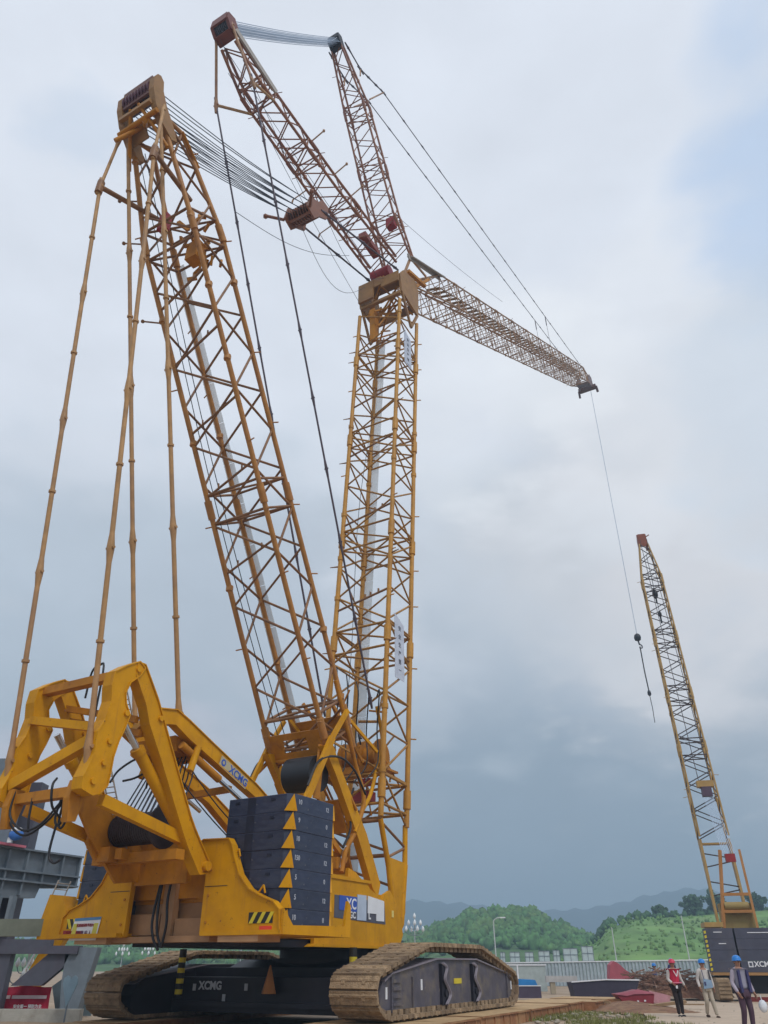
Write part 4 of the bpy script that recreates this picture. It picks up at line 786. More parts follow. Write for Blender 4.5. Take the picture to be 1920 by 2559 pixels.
CB = [(40, 1), (50, 3.0), (57.5, 7.0), (63, 11.2), (70, 12.8), (84, 13.2), (98, 13.6), (120, 14.4), (180, 15)]
CF = [(-900, 30), (-500, 42), (-250, 55), (-90, 80), (0, 91), (60, 97), (150, 98), (240, 92), (350, 88), (420, 92), (480, 104), (560, 116), (640, 110), (760, 102), (1000, 96)]
hill('hill', CA, 330, 120, 160, HG1, 1.6); hill('near_hill', CB, 235, 90, 80, HG2, .8); hill('far_mountains', CF, 1500, 400, 300, HG3, 6)
# tree crowns covering the wooded hill: one uncountable mass
def crown_mass(name, pts, Y, front, count, lo, hi, r0, r1, m, xr):
    vs = []; fs = []; nseg, nring = 7, 4
    for k in range(count):
        x = random.uniform(*xr); v = random.uniform(lo, hi); y = Y - front * (1 - v); zc = crest_at(pts, x) * (v ** .8); x = x * (y / Y); r = random.uniform(r0, r1); o = len(vs); ex = random.uniform(.7, 1.5)
        for j in range(nring + 1):
            t = math.pi * j / nring
            for i in range(nseg):
                a = 2 * math.pi * i / nseg; q = r * random.uniform(.6, 1.25); vs.append((x + q * math.sin(t) * math.cos(a) * 1.1, y + q * math.sin(t) * math.sin(a), zc + r * .5 + q * math.cos(t) * ex))
        for j in range(nring):
            for i in range(nseg): fs.append((o + j * nseg + i, o + (j + 1) * nseg + i, o + (j + 1) * nseg + (i + 1) % nseg, o + j * nseg + (i + 1) % nseg))
    b = MB(); b.v = vs; b.f = fs; b.sm = [True] * len(fs); return b.build(name, m, kind='stuff')
LF1 = mat('wood_leaves', (.075, .18, .055), .9, dirt=(.18, .25, .06), dirt_amt=.8, dirt_scale=.04, var=.55, scale=.6, bump=1.0, bscale=1.6)
crown_mass('wood', CA, 330, 120, 5200, .2, 1.0, .5, 1.7, LF1, (-185, 200))
crown_mass('scrub', CB, 235, 90, 1300, .15, .98, .12, .45, mat('scrub_leaves', (.115, .225, .055), .9, dirt=(.16, .2, .07), dirt_amt=.7, dirt_scale=.08, var=.4, scale=.3), (48, 150))
crown_mass('tree_line', CB, 235, 90, 260, .95, 1.01, .4, 1.1, mat('tree_line_leaves', (.05, .12, .05), .9, var=.4, scale=.3), (57, 150))
# separate trees standing on the skyline
TRK = mat('tree_bark', (.10, .075, .05), .9, var=.3)
LF2 = mat('skyline_tree_leaves', (.055, .12, .055), .85, var=.45, scale=.8, dirt=(.08, .13, .04), dirt_amt=.6, dirt_scale=.3)
def tree(label, x, y, z0, h, r, group, sq=1.0):
    t = thing('broadleaf_tree', label, 'tree', (x, y, z0), random.uniform(0, 6), group)
    b = MB(); b.tube((0, 0, -1), (.1, 0, h * .55), .28, 8, r2=.16)
    for k in range(5): a = k * 1.26; b.tube((.05, 0, h * .35), (math.cos(a) * r * .5, math.sin(a) * r * .5, h * .7), .12, 6, r2=.05)
    b.build('trunk', TRK, t)
    vs = []; fs = []; cl = [Vector((random.gauss(0, .42) * r, random.gauss(0, .42) * r, h * .68 + random.gauss(0, .2) * h * sq)) for _ in range(34)]
    for c in cl:
        rr = r * random.uniform(.22, .42)
        for k in range(90):
            d = Vector((random.gauss(0, 1), random.gauss(0, 1), random.gauss(0, .8))).normalized() * rr * random.uniform(.6, 1.05); p = c + d; s = random.uniform(.2, .42)
            u_ = Vector((random.uniform(-1, 1), random.uniform(-1, 1), random.uniform(-1, 1))).normalized(); v_ = u_.orthogonal().normalized(); o = len(vs)
            vs += [p - u_ * s, p + v_ * s * .7, p + u_ * s, p - v_ * s * .7]; fs.append((o, o + 1, o + 2, o + 3))
    b = MB(); b.v = [tuple(v) for v in vs]; b.f = fs; b.sm = [False] * len(fs); b.build('crown', LF2, t)
tree('rounded dark tree on the skyline, smallest of those left of the far crane boom', 76.5, 233, 12.6, 2.4, 1.6, 'trees along the green ridge')
tree('broad dark tree on the skyline just left of the far crane boom', 86.0, 233, 12.8, 4.4, 2.7, 'trees along the green ridge')
tree('dark tree partly behind the foot of the far crane boom', 92.2, 233, 13.2, 4.6, 2.9, 'trees along the green ridge')
tree('round grey green tree at the right edge, beyond the far crane', 104.3, 233, 13.4, 4.2, 2.2, 'trees along the green ridge')

# ================================================================= SECOND CRANE
C2 = thing('crawler_crane', 'smaller distant crawler crane with slim latticed boom and slate counterweight at the right', 'crane', (18.75, 44.0, 0), R(-12.7))
Y2 = mat('far_crane_yellow', (.40, .25, .08), .5, dirt=(.3, .16, .06), dirt_amt=.5); O2 = mat('far_crane_orange', (.40, .18, .05), .5, dirt=(.2, .08, .03), dirt_amt=.5)
L2 = mat('far_crane_lacing', (.06, .045, .05), .6); G2 = mat('slate_counterweight', (.062, .066, .10), .5, dirt=(.11, .10, .11), dirt_amt=.5)
bm2, n2_ = lattice(C2, 'far_boom', [(3.75, 8.0), (6.45, 26.4), (6.95, 29.5)], [(1.62, .8), (1.40, .75), (.62, .5)], .78, .062, .032, Y2, L2, frames=(.25, .42, .62, .84), pegs=4)
b = MB()
b.plate([(2.95, 3.0), (3.2, 3.0), (4.12, 7.9), (3.4, 7.9)], -.8, .12); b.plate([(2.95, 3.0), (3.2, 3.0), (4.12, 7.9), (3.4, 7.9)], .8, .12); b.box((-.8, 3.45, 7.62), (.8, 4.05, 7.7)); b.build('boom_base_section', Y2, bm2)
b = MB()
for k in range(6): z0 = 3.4 + k * .75; b.tube((-.8, 3.1 + k * .1, z0), (.8, 3.1 + k * .1, z0 + .3 * (-1) ** k), .035, 6)
b.build('boom_base_lacing', L2, bm2)
b = MB(); b.plate([(6.75, 29.3), (7.3, 29.2), (7.45, 30.1), (7.1, 30.6), (6.75, 30.4)], .25, .1); b.plate([(6.75, 29.3), (7.3, 29.2), (7.45, 30.1), (7.1, 30.6), (6.75, 30.4)], -.3, .1); b.box((-.3, 6.74, 29.35), (.25, 6.82, 30.45)); b.tube((.25, 7.1, 30.3), (.6, 7.1, 30.5), .04, 6); b.build('boom_head', mat('far_boom_head_paint', (.22, .06, .03), .5), bm2)
for s, rr in ((.80, .26), (.72, .16)):
    p = n2_(s, 0, -.2); b = MB(); b.tube(p, n2_(.955, .1, -.2), .02, 5); b.ball(p - Vector((0, 0, .2)), rr, 10, (.8, .8, 1.5)); b.tube(p - Vector((0, 0, .4)), p - Vector((0, 0, .9)), .06, 6); b.build('hook_block', BLK, bm2)
b = MB(); b.box((-.45, 2.6, 10.7), (.5, 3.1, 11.05)); b.build('pulley_beam', Y2, C2)
b = MB(); b.box((-.25, 2.6, 10.15), (.3, 3.0, 10.7)); b.build('pulley_block', mat('dark_pulley', (.08, .05, .08), .5), C2)
for k in range(8): MB().tube((-.22 + k * .07, 2.7, 10.2), (-.18 + k * .09, .7, 6.8), .015, 4).build('luffing_rope', ROPEL, C2)
for k in range(2): MB().tube((-.3 + k * .7, 2.8, 10.9), (-.25 + k * .5, 6.4, 29.8), .022, 5).build('boom_pendant', L2, C2)
for x0, x1 in ((-1.1, -.35), (.55, .65)): MB().beam((x0, -.2, 3.1), (x1, .5, 6.95), .12, .15).build('gantry_leg', O2, C2)
for t in (.22, .43): MB().beam((lerp(-1.1, -.35, t), lerp(-.2, .5, t), lerp(3.1, 6.95, t)), (lerp(.55, .65, t), lerp(-.2, .5, t), lerp(3.1, 6.95, t)), .12, .14).build('gantry_rung', O2, C2)
MB().box((-.15, .35, 6.35), (.35, .65, 6.75)).build('red_winch', RED, C2)
b = MB(); b.box((-1.0, .2, 3.1), (.55, 1.0, 4.35)); b.tube((-.8, .1, 4.2), (.4, .1, 4.2), .2, 12); b.build('tan_winch_house', mat('tan_house', (.30, .22, .08), .7, dirt=(.18, .1, .04), dirt_amt=.7, dirt_scale=3), C2)
b = MB(); b.box((-2.15, -1.2, 3.2), (-1.25, .2, 3.42)); b.build('deck_box', Y2, C2)
for x0, x1 in ((-2.2, -.93), (-.85, 2.2)):
    b = MB(); 
    for k in range(4): b.box((x0 + .01 * (k % 2), -1.5 + .01 * (k % 2), 1.25 + k * .475), (x1, -.3, 1.25 + k * .475 + .468))
    cw = b.build('counterweight_stack', G2, C2)
    for (p0, p1, zz) in (((x0 + .35, x0 + .75, 2.95)), ((x0 + .5, x0 + .85, 2.45))) if x0 < -2 else (((x0 + .6, x0 + 1.8, 2.92)), ): MB().box((p0, -1.515, zz), (p1, -1.495, zz + .035)).build('white_mark', WHT, cw)
text('XCMG', 'counterweight_lettering', WHT, C2, (.22, -1.51, 1.58), (1, 0, 0), (0, 0, 1), .32, .008)
b = MB(); b.box((-.52, -1.515, 1.46), (-.30, -1.50, 1.70)); e_ = b.build('square_emblem', WHT, C2); MB().box((-.47, -1.525, 1.51), (-.35, -1.512, 1.65)).build('emblem_centre', G2, e_)
for k in range(9): 
    b = MB(); b.prism([(0, 0), (.10, .02), (.10, .14), (0, .12)], (-2.3, -1.47, 1.3 + k * .2), (1, 0, 0), (0, 0, 1), (0, 1, 0), .05); b.build('hazard_edge', STRIPE_Y, C2)
b = MB(); b.box((-2.24, -1.6, 1.12), (2.3, 2.5, 1.24)); b.build('deck_plate', mat('far_deck', (.35, .19, .07), .6), C2)
b = MB(); b.box((-1.5, -.8, .35), (2.3, 3.5, 1.1)); b.build('undercarriage', DARK, C2)
for x0 in (-2.25, 1.7):
    pr = [(-2.0, .1), (-2.3, .35), (-2.3, .75), (-2.0, 1.02), (3.8, 1.02), (4.1, .75), (4.1, .35), (3.8, .1)]
    b = MB(); b.prism(pr, (x0 + .3, 0, 0), (0, 1, 0), (0, 0, 1), (1, 0, 0), .6)
    for k in range(5): b.box((x0 + .02, -2.36, .2 + k * .16), (x0 + .58, -2.28, .32 + k * .16))
    b.build('track', SHOE, C2)
MB().box((-1.0, -1.2, 0.02), (3.6, -.9, .22)).build('red_timber', mat('dull_red_timber', (.2, .03, .03), .8), C2)

# ================================================================= GREY STEEL FRAME AT THE LEFT
F1 = thing('steel_support_frame', 'grey steel columns carrying a stiffened girder, at the left edge', 'steel frame', (-14, 31, 0))
def rel(o, *p): return Vector(p) - o.location
b = MB(); b.box((-2.3, 0, 2.5), (-.55, .5, 8.75)); b.build('column', STEEL, F1)
b = MB(); b.box((-1.0, .9, 0), (-.10, 1.6, 8.0)); b.build('column', STEELD, F1)
b = MB(); b.box((-3.0, -.9, 0), (-.1, -.2, 3.7)); b.box((-.75, -1.0, 0), (-.55, -.9, 3.7)); b.box((.5, -1.0, 2.6), (.62, -.6, 3.7)); b.build('column', STEEL, F1)
g0, g1 = Vector((-.8, -1.0, 0)), Vector((1.42, 2.5, 0)); gd_ = (g1 - g0).normalized(); gp = Vector((gd_.y, -gd_.x, 0))
b = MB(); b.prism([(-2.6, 3.62), (1.3, 3.7), (2.4, 3.75), (2.5, 4.1), (4.1, 4.2), (4.1, 5.32), (-2.6, 5.45)], g0, gd_, (0, 0, 1), gp, .3)
for zz in (5.36, 4.62, 4.28): b.prism([(-2.6, zz), (4.1, zz - .06), (4.1, zz), (-2.6, zz + .06)], g0, gd_, (0, 0, 1), gp, .75)
for k in range(9): x = -2.4 + k * .8; b.prism([(x, 3.8 if x < 2.3 else 4.2), (x + .07, 3.8 if x < 2.3 else 4.2), (x + .07, 5.3), (x, 5.3)], g0, gd_, (0, 0, 1), gp, .62)
for k in range(4): x = -1.6 + k * 1.0; b.prism([(x, 3.1), (x + .3, 3.1), (x + .3, 3.7), (x, 3.7)], g0, gd_, (0, 0, 1), gp, .4) if k < 3 else None
b.build('box_girder', STEEL, F1)
b = MB(); b.prism([(-2.0, 5.45), (1.3, 5.38), (1.3, 5.46), (-2.0, 5.54)], g0 - gp * -.25, gd_, (0, 0, 1), gp, .5); b.build('pink_rail', mat('pink_rail_paint', (.55, .16, .22), .6), F1)
bg_ = thing('blue_sack', 'blue and white plastic sack lying on the grey girder', 'sack', (-13.75, 29.9, 5.5))
b = MB(); b.ball((0, 0, .22), .26, 10, (1.1, .7, .8)); b.build('sack', mat('blue_sack_plastic', (.04, .16, .5), .5), bg_)
b = MB(); b.ball((0, -.03, .38), .2, 10, (1.15, .7, .5)); b.box((-.26, -.05, -.05), (-.10, .05, .12)); b.build('white_band', WHT, bg_)
ob_ = MB().box((-12.5, 24.6, 2.28), (-9.66, 25.0, 2.72)).build('olive_beam', OLIVE); tag(ob_, 'olive grey horizontal steel beam in front of the crane left rear corner', 'beam')
F2 = thing('steel_trestle', 'dark steel trestle with slanting brace under the olive beam at left', 'trestle', (-12, 30.5, 0))
b = MB(); b.box((-2.4, -.2, 1.9), (1.2, .3, 2.15)); b.box((-2.4, -.15, 2.15), (.2, .1, 2.35)); b.build('top_beam', STEELD, F2)
b = MB(); b.box((-2.4, -.1, 0), (-1.15, .3, 2.0)); b.build('post', STEELD, F2)
b = MB(); b.prism([(.95, 2.05), (.25, 2.0), (-.2, 1.6), (-.95, .95), (.1, .95), (.75, 1.5)], (0, .1, 0), (1, 0, 0), (0, 0, 1), (0, 1, 0), .3); b.build('brace', STEELD, F2)
b = MB(); b.prism([(.75, 2.1), (1.85, 2.1), (1.5, .1), (.95, 0), (.80, 1.0)], (0, .2, 0), (1, 0, 0), (0, 0, 1), (0, 1, 0), .5); b.build('post', STEEL, F2)
yb = thing('yellow_boom_section', 'yellow tapered steel boom section behind the dark trestle at far left', 'boom section', (-14.0, 34.5, 0))
b = MB(); b.beam((-.3, 0, -.1), (.9, 0, 2.6), .5, .62); b.build('plate_girder', YEL, yb)
b = MB(); b.beam((-.75, -.2, 0), (.35, -.2, 2.5), .06, .08); b.build('edge_pipe', WHT, yb)
bn = thing('red_banner', 'crimson cloth banner with two white strips, low at the left', 'banner', (-12.65, 31.0, 0))
CRIM = mat('crimson_cloth', (.42, .012, .05), .7, var=.15, dirt=(.5, .04, .08), dirt_amt=.5, dirt_scale=2)
b = MB(); vs = []; nn3 = 24
for j in range(7):
    for i in range(nn3 + 1): vs.append((-1.6 + 2.55 * i / nn3, .05 * math.sin(i * .9 + j * .5), .22 + .70 * j / 6 + .02 * math.sin(i * .5)))
for j in range(7):
    for i in range(nn3 + 1): vs.append((-1.6 + 2.55 * i / nn3, .05 * math.sin(i * .9 + j * .5) + .02, .22 + .70 * j / 6 + .02 * math.sin(i * .5)))
M_ = (nn3 + 1) * 7; b.add(vs, [(j * (nn3 + 1) + i, j * (nn3 + 1) + i + 1, (j + 1) * (nn3 + 1) + i + 1, (j + 1) * (nn3 + 1) + i) for j in range(6) for i in range(nn3)] + [(M_ + (j + 1) * (nn3 + 1) + i, M_ + (j + 1) * (nn3 + 1) + i + 1, M_ + j * (nn3 + 1) + i + 1, M_ + j * (nn3 + 1) + i) for j in range(6) for i in range(nn3)], True); b.build('cloth', CRIM, bn)
for x0, x1 in ((-1.6, -.42), (-.36, .85)): MB().box((x0, -.075, .56), (x1, -.06, .66)).build('white_strip', mat('pale_pink_strip', (.6, .5, .55), .7), bn)
text('安全第一 预防为主', 'characters', WHT, bn, (.25, -.08, .33), (1, 0, 0), (.15, 0, 1), .12, .003)
bw = thing('concrete_barrier', 'low pale concrete wall in front of the crimson banner', 'barrier', (-12.3, 29.2, 0))
b = MB(); b.box((-3, 0, -.05), (2.35, .35, .33)); b.build('wall', CONC, bw)
for k in range(3): MB().box((-2.1 + k * .9, -.03, 0), (-2.02 + k * .9, 0, .30)).build('buttress', CONC, bw)
hs = thing('heart_sign', 'pale blue heart shaped sign standing beside the crimson banner', 'sign', (-10.42, 28.6, 0))
b = MB(); hp = [(0, -.55), (.13, -.2), (.24, .1), (.22, .26), (.12, .33), (.03, .28), (0, .2), (-.03, .28), (-.12, .33), (-.22, .26), (-.24, .1), (-.13, -.2)]; b.prism(hp, (.2, 0, .95), (1, 0, 0), (0, 0, 1), (0, 1, 0), .04); b.build('heart', mat('pale_blue_panel', (.20, .30, .38), .6), hs)
b = MB(); b.box((.18, .03, 0), (.22, .07, .9)); b.build('post', STEEL, hs)
tp = thing('grey_tarpaulin', 'blue grey tarpaulin sheet hanging to the ground behind the heart sign', 'tarpaulin', (-11.9, 32.2, 0))
b = MB(); b.prism([(.1, .0), (1.35, .0), (1.2, 1.0), (.95, 1.85), (.1, 1.15), (-.25, .9)], (0, 0, 0), (1, 0, 0), (0, 0, 1), (0, 1, 0), .05); b.build('sheet', mat('tarp_cloth', (.12, .17, .20), .8), tp)

# ================================================================= RIGHT BACKGROUND
def lamp(label, x, y, ztop, s, group='ornamental street lamps in the distance'):
    t = thing('street_lamp', label, 'street lamp', (x, y, 0), 0, group)
    MB().tube((0, 0, 0), (0, 0, ztop - .1 * s), .035 * s, 8).build('pole', mat('pale_lamp_pole', (.42, .46, .48), .5), t)
    LG_ = bpy.data.materials.get('milky_lamp_glass') or mat('milky_lamp_glass', (.72, .76, .78), .3)
    spots = [(0, 0, ztop)] + [(.42 * s * math.cos(a), .42 * s * math.sin(a), ztop - .42 * s) for a in (0, 1.57, 3.14, 4.71)] + [(.62 * s * math.cos(a), .62 * s * math.sin(a), ztop - .8 * s) for a in (.3, 1.9, 3.4, 5.0)]
    for sp in spots:
        b = MB(); b.lathe((sp[0], sp[1], sp[2] - .12 * s), [(.03 * s, 0), (.10 * s, .08 * s), (.10 * s, .2 * s), (.02 * s, .36 * s)], 8); b.build('lamp_globe', LG_, t)
        if sp[0] or sp[1]: MB().path(smoothpath([(0, 0, sp[2] - .35 * s), (sp[0] * .7, sp[1] * .7, sp[2] - .32 * s), (sp[0], sp[1], sp[2] - .1 * s)], 3), .02 * s, 5).build('lamp_arm', STEEL, t)
lamp('pale street lamp with many globes above the left track, left of two', -45.5, 150, 4.4, 1.7)
lamp('pale street lamp with many globes above the left track, right of two', -41.0, 150, 4.5, 1.7)
lamp('pale street lamp partly hidden by the dark turntable', -16.6, 100, 4.4, 1.5)
lamp('pale street lamp with many globes against the blue hills', 3.25, 90, 5.9, 1.5)
lamp('small lamp with many globes behind the crimson banner', -14.3, 34.8, 2.0, .95)
for i, (x, y, h, lab) in enumerate(((10.4, 80, 5.2, 'slim white curved street light rising behind the right track'), (24.2, 90, 4.9, 'thin pale pole against the green hill above the red tarpaulin'), (31.8, 90, 6.0, 'thin pale pole on the green hillside left of the far crane'))):
    t = thing('light_pole', lab, 'pole', (x, y, 0), 0, 'thin poles against the hill')
    b = MB(); b.tube((0, 0, 0), (-.05, 0, h - .5), .07, 8, r2=.05)
    if i == 0: b.path(smoothpath([(-.05, 0, h - .5), (.0, 0, h - .1), (.3, 0, h + .1), (.7, 0, h + .15)]), .045, 6)
    else: b.tube((-.05, 0, h - .5), (-.06, 0, h), .05, 6)
    b.build('pole', mat('pale_pole', (.5, .55, .55), .5), t)
    if i == 0: MB().box((.6, -.08, h + .1), (1.1, .08, h + .2)).build('lamp_head', WHT, t)
FEN = mat('pale_blue_sheet_fence', (.36, .43, .47), .6, dirt=(.22, .27, .31), dirt_amt=.6, dirt_scale=.6)
ft_ = thing('site_fence', 'long pale blue grey sheet fence across the back of the site', 'fence', (9, 75.5, 0))
b = MB()
for k in range(72):
    x0 = k * .28 ; y0 = -.07 * k; b.box((x0, y0, 0), (x0 + .14, y0 + .06, 1.62 + k * .0035)); b.box((x0 + .14, y0 + .03, 0), (x0 + .28, y0 + .09, 1.62 + k * .0035))
b.build('corrugated_sheet', FEN, ft_)
MB().beam((0, .02, 1.66), (20.2, -5.0, 1.92), .12, .08).build('top_rail', WHT, ft_)
for k, (x0, x1, z0, z1) in enumerate(((10.3, 10.75, 1.7, 2.5), (11.15, 12.05, 1.7, 2.52), (12.5, 13.25, 1.7, 2.52), (13.7, 14.7, 1.75, 2.6), (15.0, 15.6, 1.75, 2.65), (15.9, 17.2, 1.75, 2.8), (17.55, 18.6, 1.8, 2.95))):
    o_ = ('first', 'second', 'third', 'fourth', 'fifth', 'sixth', 'seventh')[k]
    t = thing('framed_panel', f'pale framed panel standing above the back fence, {o_} from the left of seven', 'panel', (x0, 76.5, 0), 0, 'pale framed panels above the fence')
    w_ = x1 - x0; b = MB(); b.box((0, 0, z0), (w_, .05, z1)); b.build('pane', mat('pale_pane', (.48, .57, .57), .5) if k == 0 else bpy.data.materials['pale_pane'], t)
    b = MB()
    for xx in (0, w_ / 2 - .02, w_ - .04): b.box((xx, -.02, z0), (xx + .04, -.003, z1))
    for zz in (z0, (z0 + z1) / 2, z1 - .04): b.box((.04, -.04, zz), (w_ - .04, -.022, zz + .04))
    b.box((.05, 0, 0), (.12, .05, z0)); b.box((w_ - .12, 0, 0), (w_ - .05, .05, z0)); b.build('frame', STEEL, t)
hd = thing('site_hoarding', 'blank pale grey hoarding panel with white rail, past the right track', 'hoarding', (8.6, 60, 0))
b = MB(); b.box((0, 0, 0), (2.55, .08, 1.5)); b.build('sheet', mat('hoarding_sheet', (.36, .42, .42), .6), hd)
b = MB(); b.box((-.3, -.05, 1.5), (2.6, .1, 1.58)); b.box((.55, -.06, 0), (.65, -.003, 1.5)); b.build('rail', WHT, hd)
bb = thing('white_site_bench', 'long low white bench like barrier in front of the back fence', 'barrier', (10.2, 55, 0))
b = MB(); b.box((0, 0, .62), (1.95, .4, .95)); b.build('top', mat('dull_white', (.42, .42, .42), .7), bb)
for x0 in (.25, 1.5): MB().box((x0, .05, 0), (x0 + .3, .35, .62)).build('leg', mat('tan_leg', (.35, .30, .22), .8) if x0 < 1 else bpy.data.materials['tan_leg'], bb)
sk = thing('blue_skip', 'small dark skip with bright blue cover beside the far end of the right track', 'skip', (7.05, 46, 0))
b = MB(); b.prism([(0, .08), (1.15, .08), (1.15, .62), (0, .58)], (0, .7, 0), (1, 0, 0), (0, 0, 1), (0, 1, 0), 1.4); b.build('body', mat('dark_plum_steel', (.07, .055, .09), .6), sk)
b = MB(); b.prism([(-.02, .64), (1.0, .64), (.9, .88), (.05, .92)], (0, .7, 0), (1, 0, 0), (0, 0, 1), (0, 1, 0), 1.3); b.build('cover', mat('bright_blue_cover', (.02, .20, .50), .5), sk)
b = MB(); b.box((-.02, -.03, .60), (1.17, .0, .64)); b.build('rim', WHT, sk)
tr = thing('steel_trough', 'long low dark steel trough with pale rim among site debris at right', 'trough', (9.3, 43, 0), R(3))
b = MB(); b.prism([(0, .38), (.05, .0), (2.9, .05), (3.3, .9), (1.6, .92), (-.1, .82)], (0, .5, 0), (1, 0, 0), (0, 0, 1), (0, 1, 0), .9); b.build('body', mat('dark_trough_steel', (.04, .035, .06), .6), tr)
b = MB(); b.beam((-.1, .03, .84), (1.6, .03, .94), .08, .05); b.beam((1.6, .03, .94), (3.3, .03, .92), .08, .05); b.build('rim', WHT, tr)
rd = thing('red_steel_bin', 'dark red steel bin lying tilted between the mats and debris heap', 'bin', (10.1, 37.5, 0))
b = MB(); b.prism([(0, .05), (1.25, .05), (1.38, .50), (1.1, .58), (.7, .66), (.2, .55), (-.25, .50), (-.05, .3)], (0, .4, 0), (1, 0, 0), (0, 0, 1), (0, 1, 0), .8); b.build('body', mat('dark_red_steel', (.24, .025, .04), .5), rd)
b = MB(); b.prism([(-.3, .50), (.2, .57), (.7, .68), (1.1, .60), (1.38, .52), (.5, .50), (.2, .44)], (0, -.03, 0), (1, 0, 0), (0, 0, 1), (0, 1, 0), .03); b.build('lip', mat('pink_lip', (.45, .14, .19), .5), rd)
for k in range(3): MB().box((.3 + k * .3, -.02, .2 + .02 * k), (.38 + k * .3, .0, .26 + .02 * k)).build('white_mark', WHT, rd)
ps = thing('pink_sheet', 'faded pink sheet draped beside the dark red steel bin', 'sheet', (11.5, 38.3, 0))
b = MB(); b.add([(0, 0, .62), (.95, .1, .42), (.8, -.1, .10), (.1, -.2, .16), (0, .3, .58), (.95, .4, .38), (.8, .2, .06), (.1, .1, .12)], [(0, 3, 2, 1), (4, 5, 6, 7), (0, 1, 5, 4), (1, 2, 6, 5), (2, 3, 7, 6), (3, 0, 4, 7)]); b.build('sheet', mat('faded_pink_cloth', (.36, .17, .19), .8, dirt=(.22, .12, .09), dirt_amt=.7, dirt_scale=2), ps)
rt = thing('red_tarpaulin', 'peaked dull red tarpaulin in front of the back fence', 'tarpaulin', (13.9, 53, 0))
b = MB(); b.prism([(-.3, 0), (1.5, 0), (1.2, 1.05), (.8, 1.28), (.45, 1.6), (.15, 1.75), (-.1, 1.55), (-.22, .9)], (0, .3, 0), (1, 0, 0), (0, 0, 1), (0, 1, 0), .7); b.build('cloth', mat('dull_red_cloth', (.40, .10, .13), .8), rt)
rt2 = thing('red_barrel', 'small red drum between the long trough and the white bench', 'drum', (11.75, 50, 0)); b = MB(); b.lathe((0, 0, 0), [(.28, 0), (.3, .05), (.28, .35), (.3, .4), (.27, .75), (.1, .78)], 14); b.build('drum', mat('faded_red_drum', (.5, .1, .1), .6), rt2)
# heap of scrap timber and rebar
sh = thing('scrap_heap', 'brown heap of scrap steel and timber behind the walking people', 'heap', (14.6, 46, 0))
b = MB(); nx2 = 26
vs = []
for j in range(9):
    for i in range(nx2 + 1):
        x = -3.4 + 6.4 * i / nx2; y = -1.6 + 3.2 * j / 8; e = max(0, 1 - abs(y) / 1.7) ** .6; h = (1.25 - .35 * abs(math.sin(x * 1.1 + .4)) - .05 * abs(x)) * e * min(1, (x + 3.45) * 1.1) ; vs.append((x, y, h + .07 * hnoise(x * 7, y * 6) - .05))
b.add(vs, [(j * (nx2 + 1) + i, j * (nx2 + 1) + i + 1, (j + 1) * (nx2 + 1) + i + 1, (j + 1) * (nx2 + 1) + i) for j in range(8) for i in range(nx2)])
b.build('heap', mat('rusty_scrap', (.16, .075, .045), .9, dirt=(.3, .2, .13), dirt_amt=.7, dirt_scale=3, var=.4, scale=6, bump=.6), sh)
b = MB()
for k in range(260):
    x = random.uniform(-3.6, 2.9); z_ = random.uniform(.3, 1.3) * min(1, (x + 3.4) * .5); d = Vector((random.uniform(-.7, .7), random.uniform(-.2, .2), random.uniform(-.15, .2))); c = Vector((x, random.uniform(-1.3, .2), z_)); b.beam(c - d, c + d, random.uniform(.02, .07), random.uniform(.02, .07))
b.build('scrap_bars', mat('scrap_bar_rust', (.19, .10, .07), .85, var=.5, scale=9, dirt=(.45, .38, .32), dirt_amt=.5, dirt_scale=4), sh, kind='stuff')
# low earth bank right of the mats
b = MB(); vs = []
for j in range(9):
    for i in range(25):
        x = 8.6 + 3.6 * j / 8; y = 33 + 10 * i / 24; vs.append((x + .3 * math.sin(y), y, .26 * math.sin(math.pi * j / 8) * math.sin(math.pi * i / 24) ** .5 + .05 * hnoise(x * 5, y * 4)))
b.add(vs, [(j * 25 + i, (j + 1) * 25 + i, (j + 1) * 25 + i + 1, j * 25 + i + 1) for j in range(8) for i in range(24)], True); b.build('earth_bank', mat('brown_earth', (.21, .11, .065), .95, dirt=(.30, .22, .12), dirt_amt=.6, dirt_scale=1.5, var=.3, bump=.5), kind='structure')

random.seed(5)
PLK = mat('weathered_timber', (.27, .18, .10), .9, dirt=(.14, .09, .06), dirt_amt=.7, dirt_scale=3, var=.3, perobj=.35, bump=.3)
for k in range(8):
    x, y = random.uniform(9.0, 12.5), 35.0 + k * 1.0; ln = random.uniform(.5, 1.8); w_ = random.uniform(.08, .2)
    o = MB().box((-ln / 2, -w_ / 2, 0), (ln / 2, w_ / 2, random.uniform(.04, .10))).build('timber_plank', PLK); o.location = (x, y, .12 + random.uniform(0, .12)); o.rotation_euler = (random.uniform(-.1, .1), random.uniform(-.12, .12), random.uniform(-.8, .8))
    tag(o, f"weathered timber plank on the brown earth, {('nearest', 'second nearest', 'third nearest', 'fourth nearest', 'fifth nearest', 'sixth nearest', 'second farthest', 'farthest')[k]} of eight", 'plank', 'timber planks scattered on the brown earth')

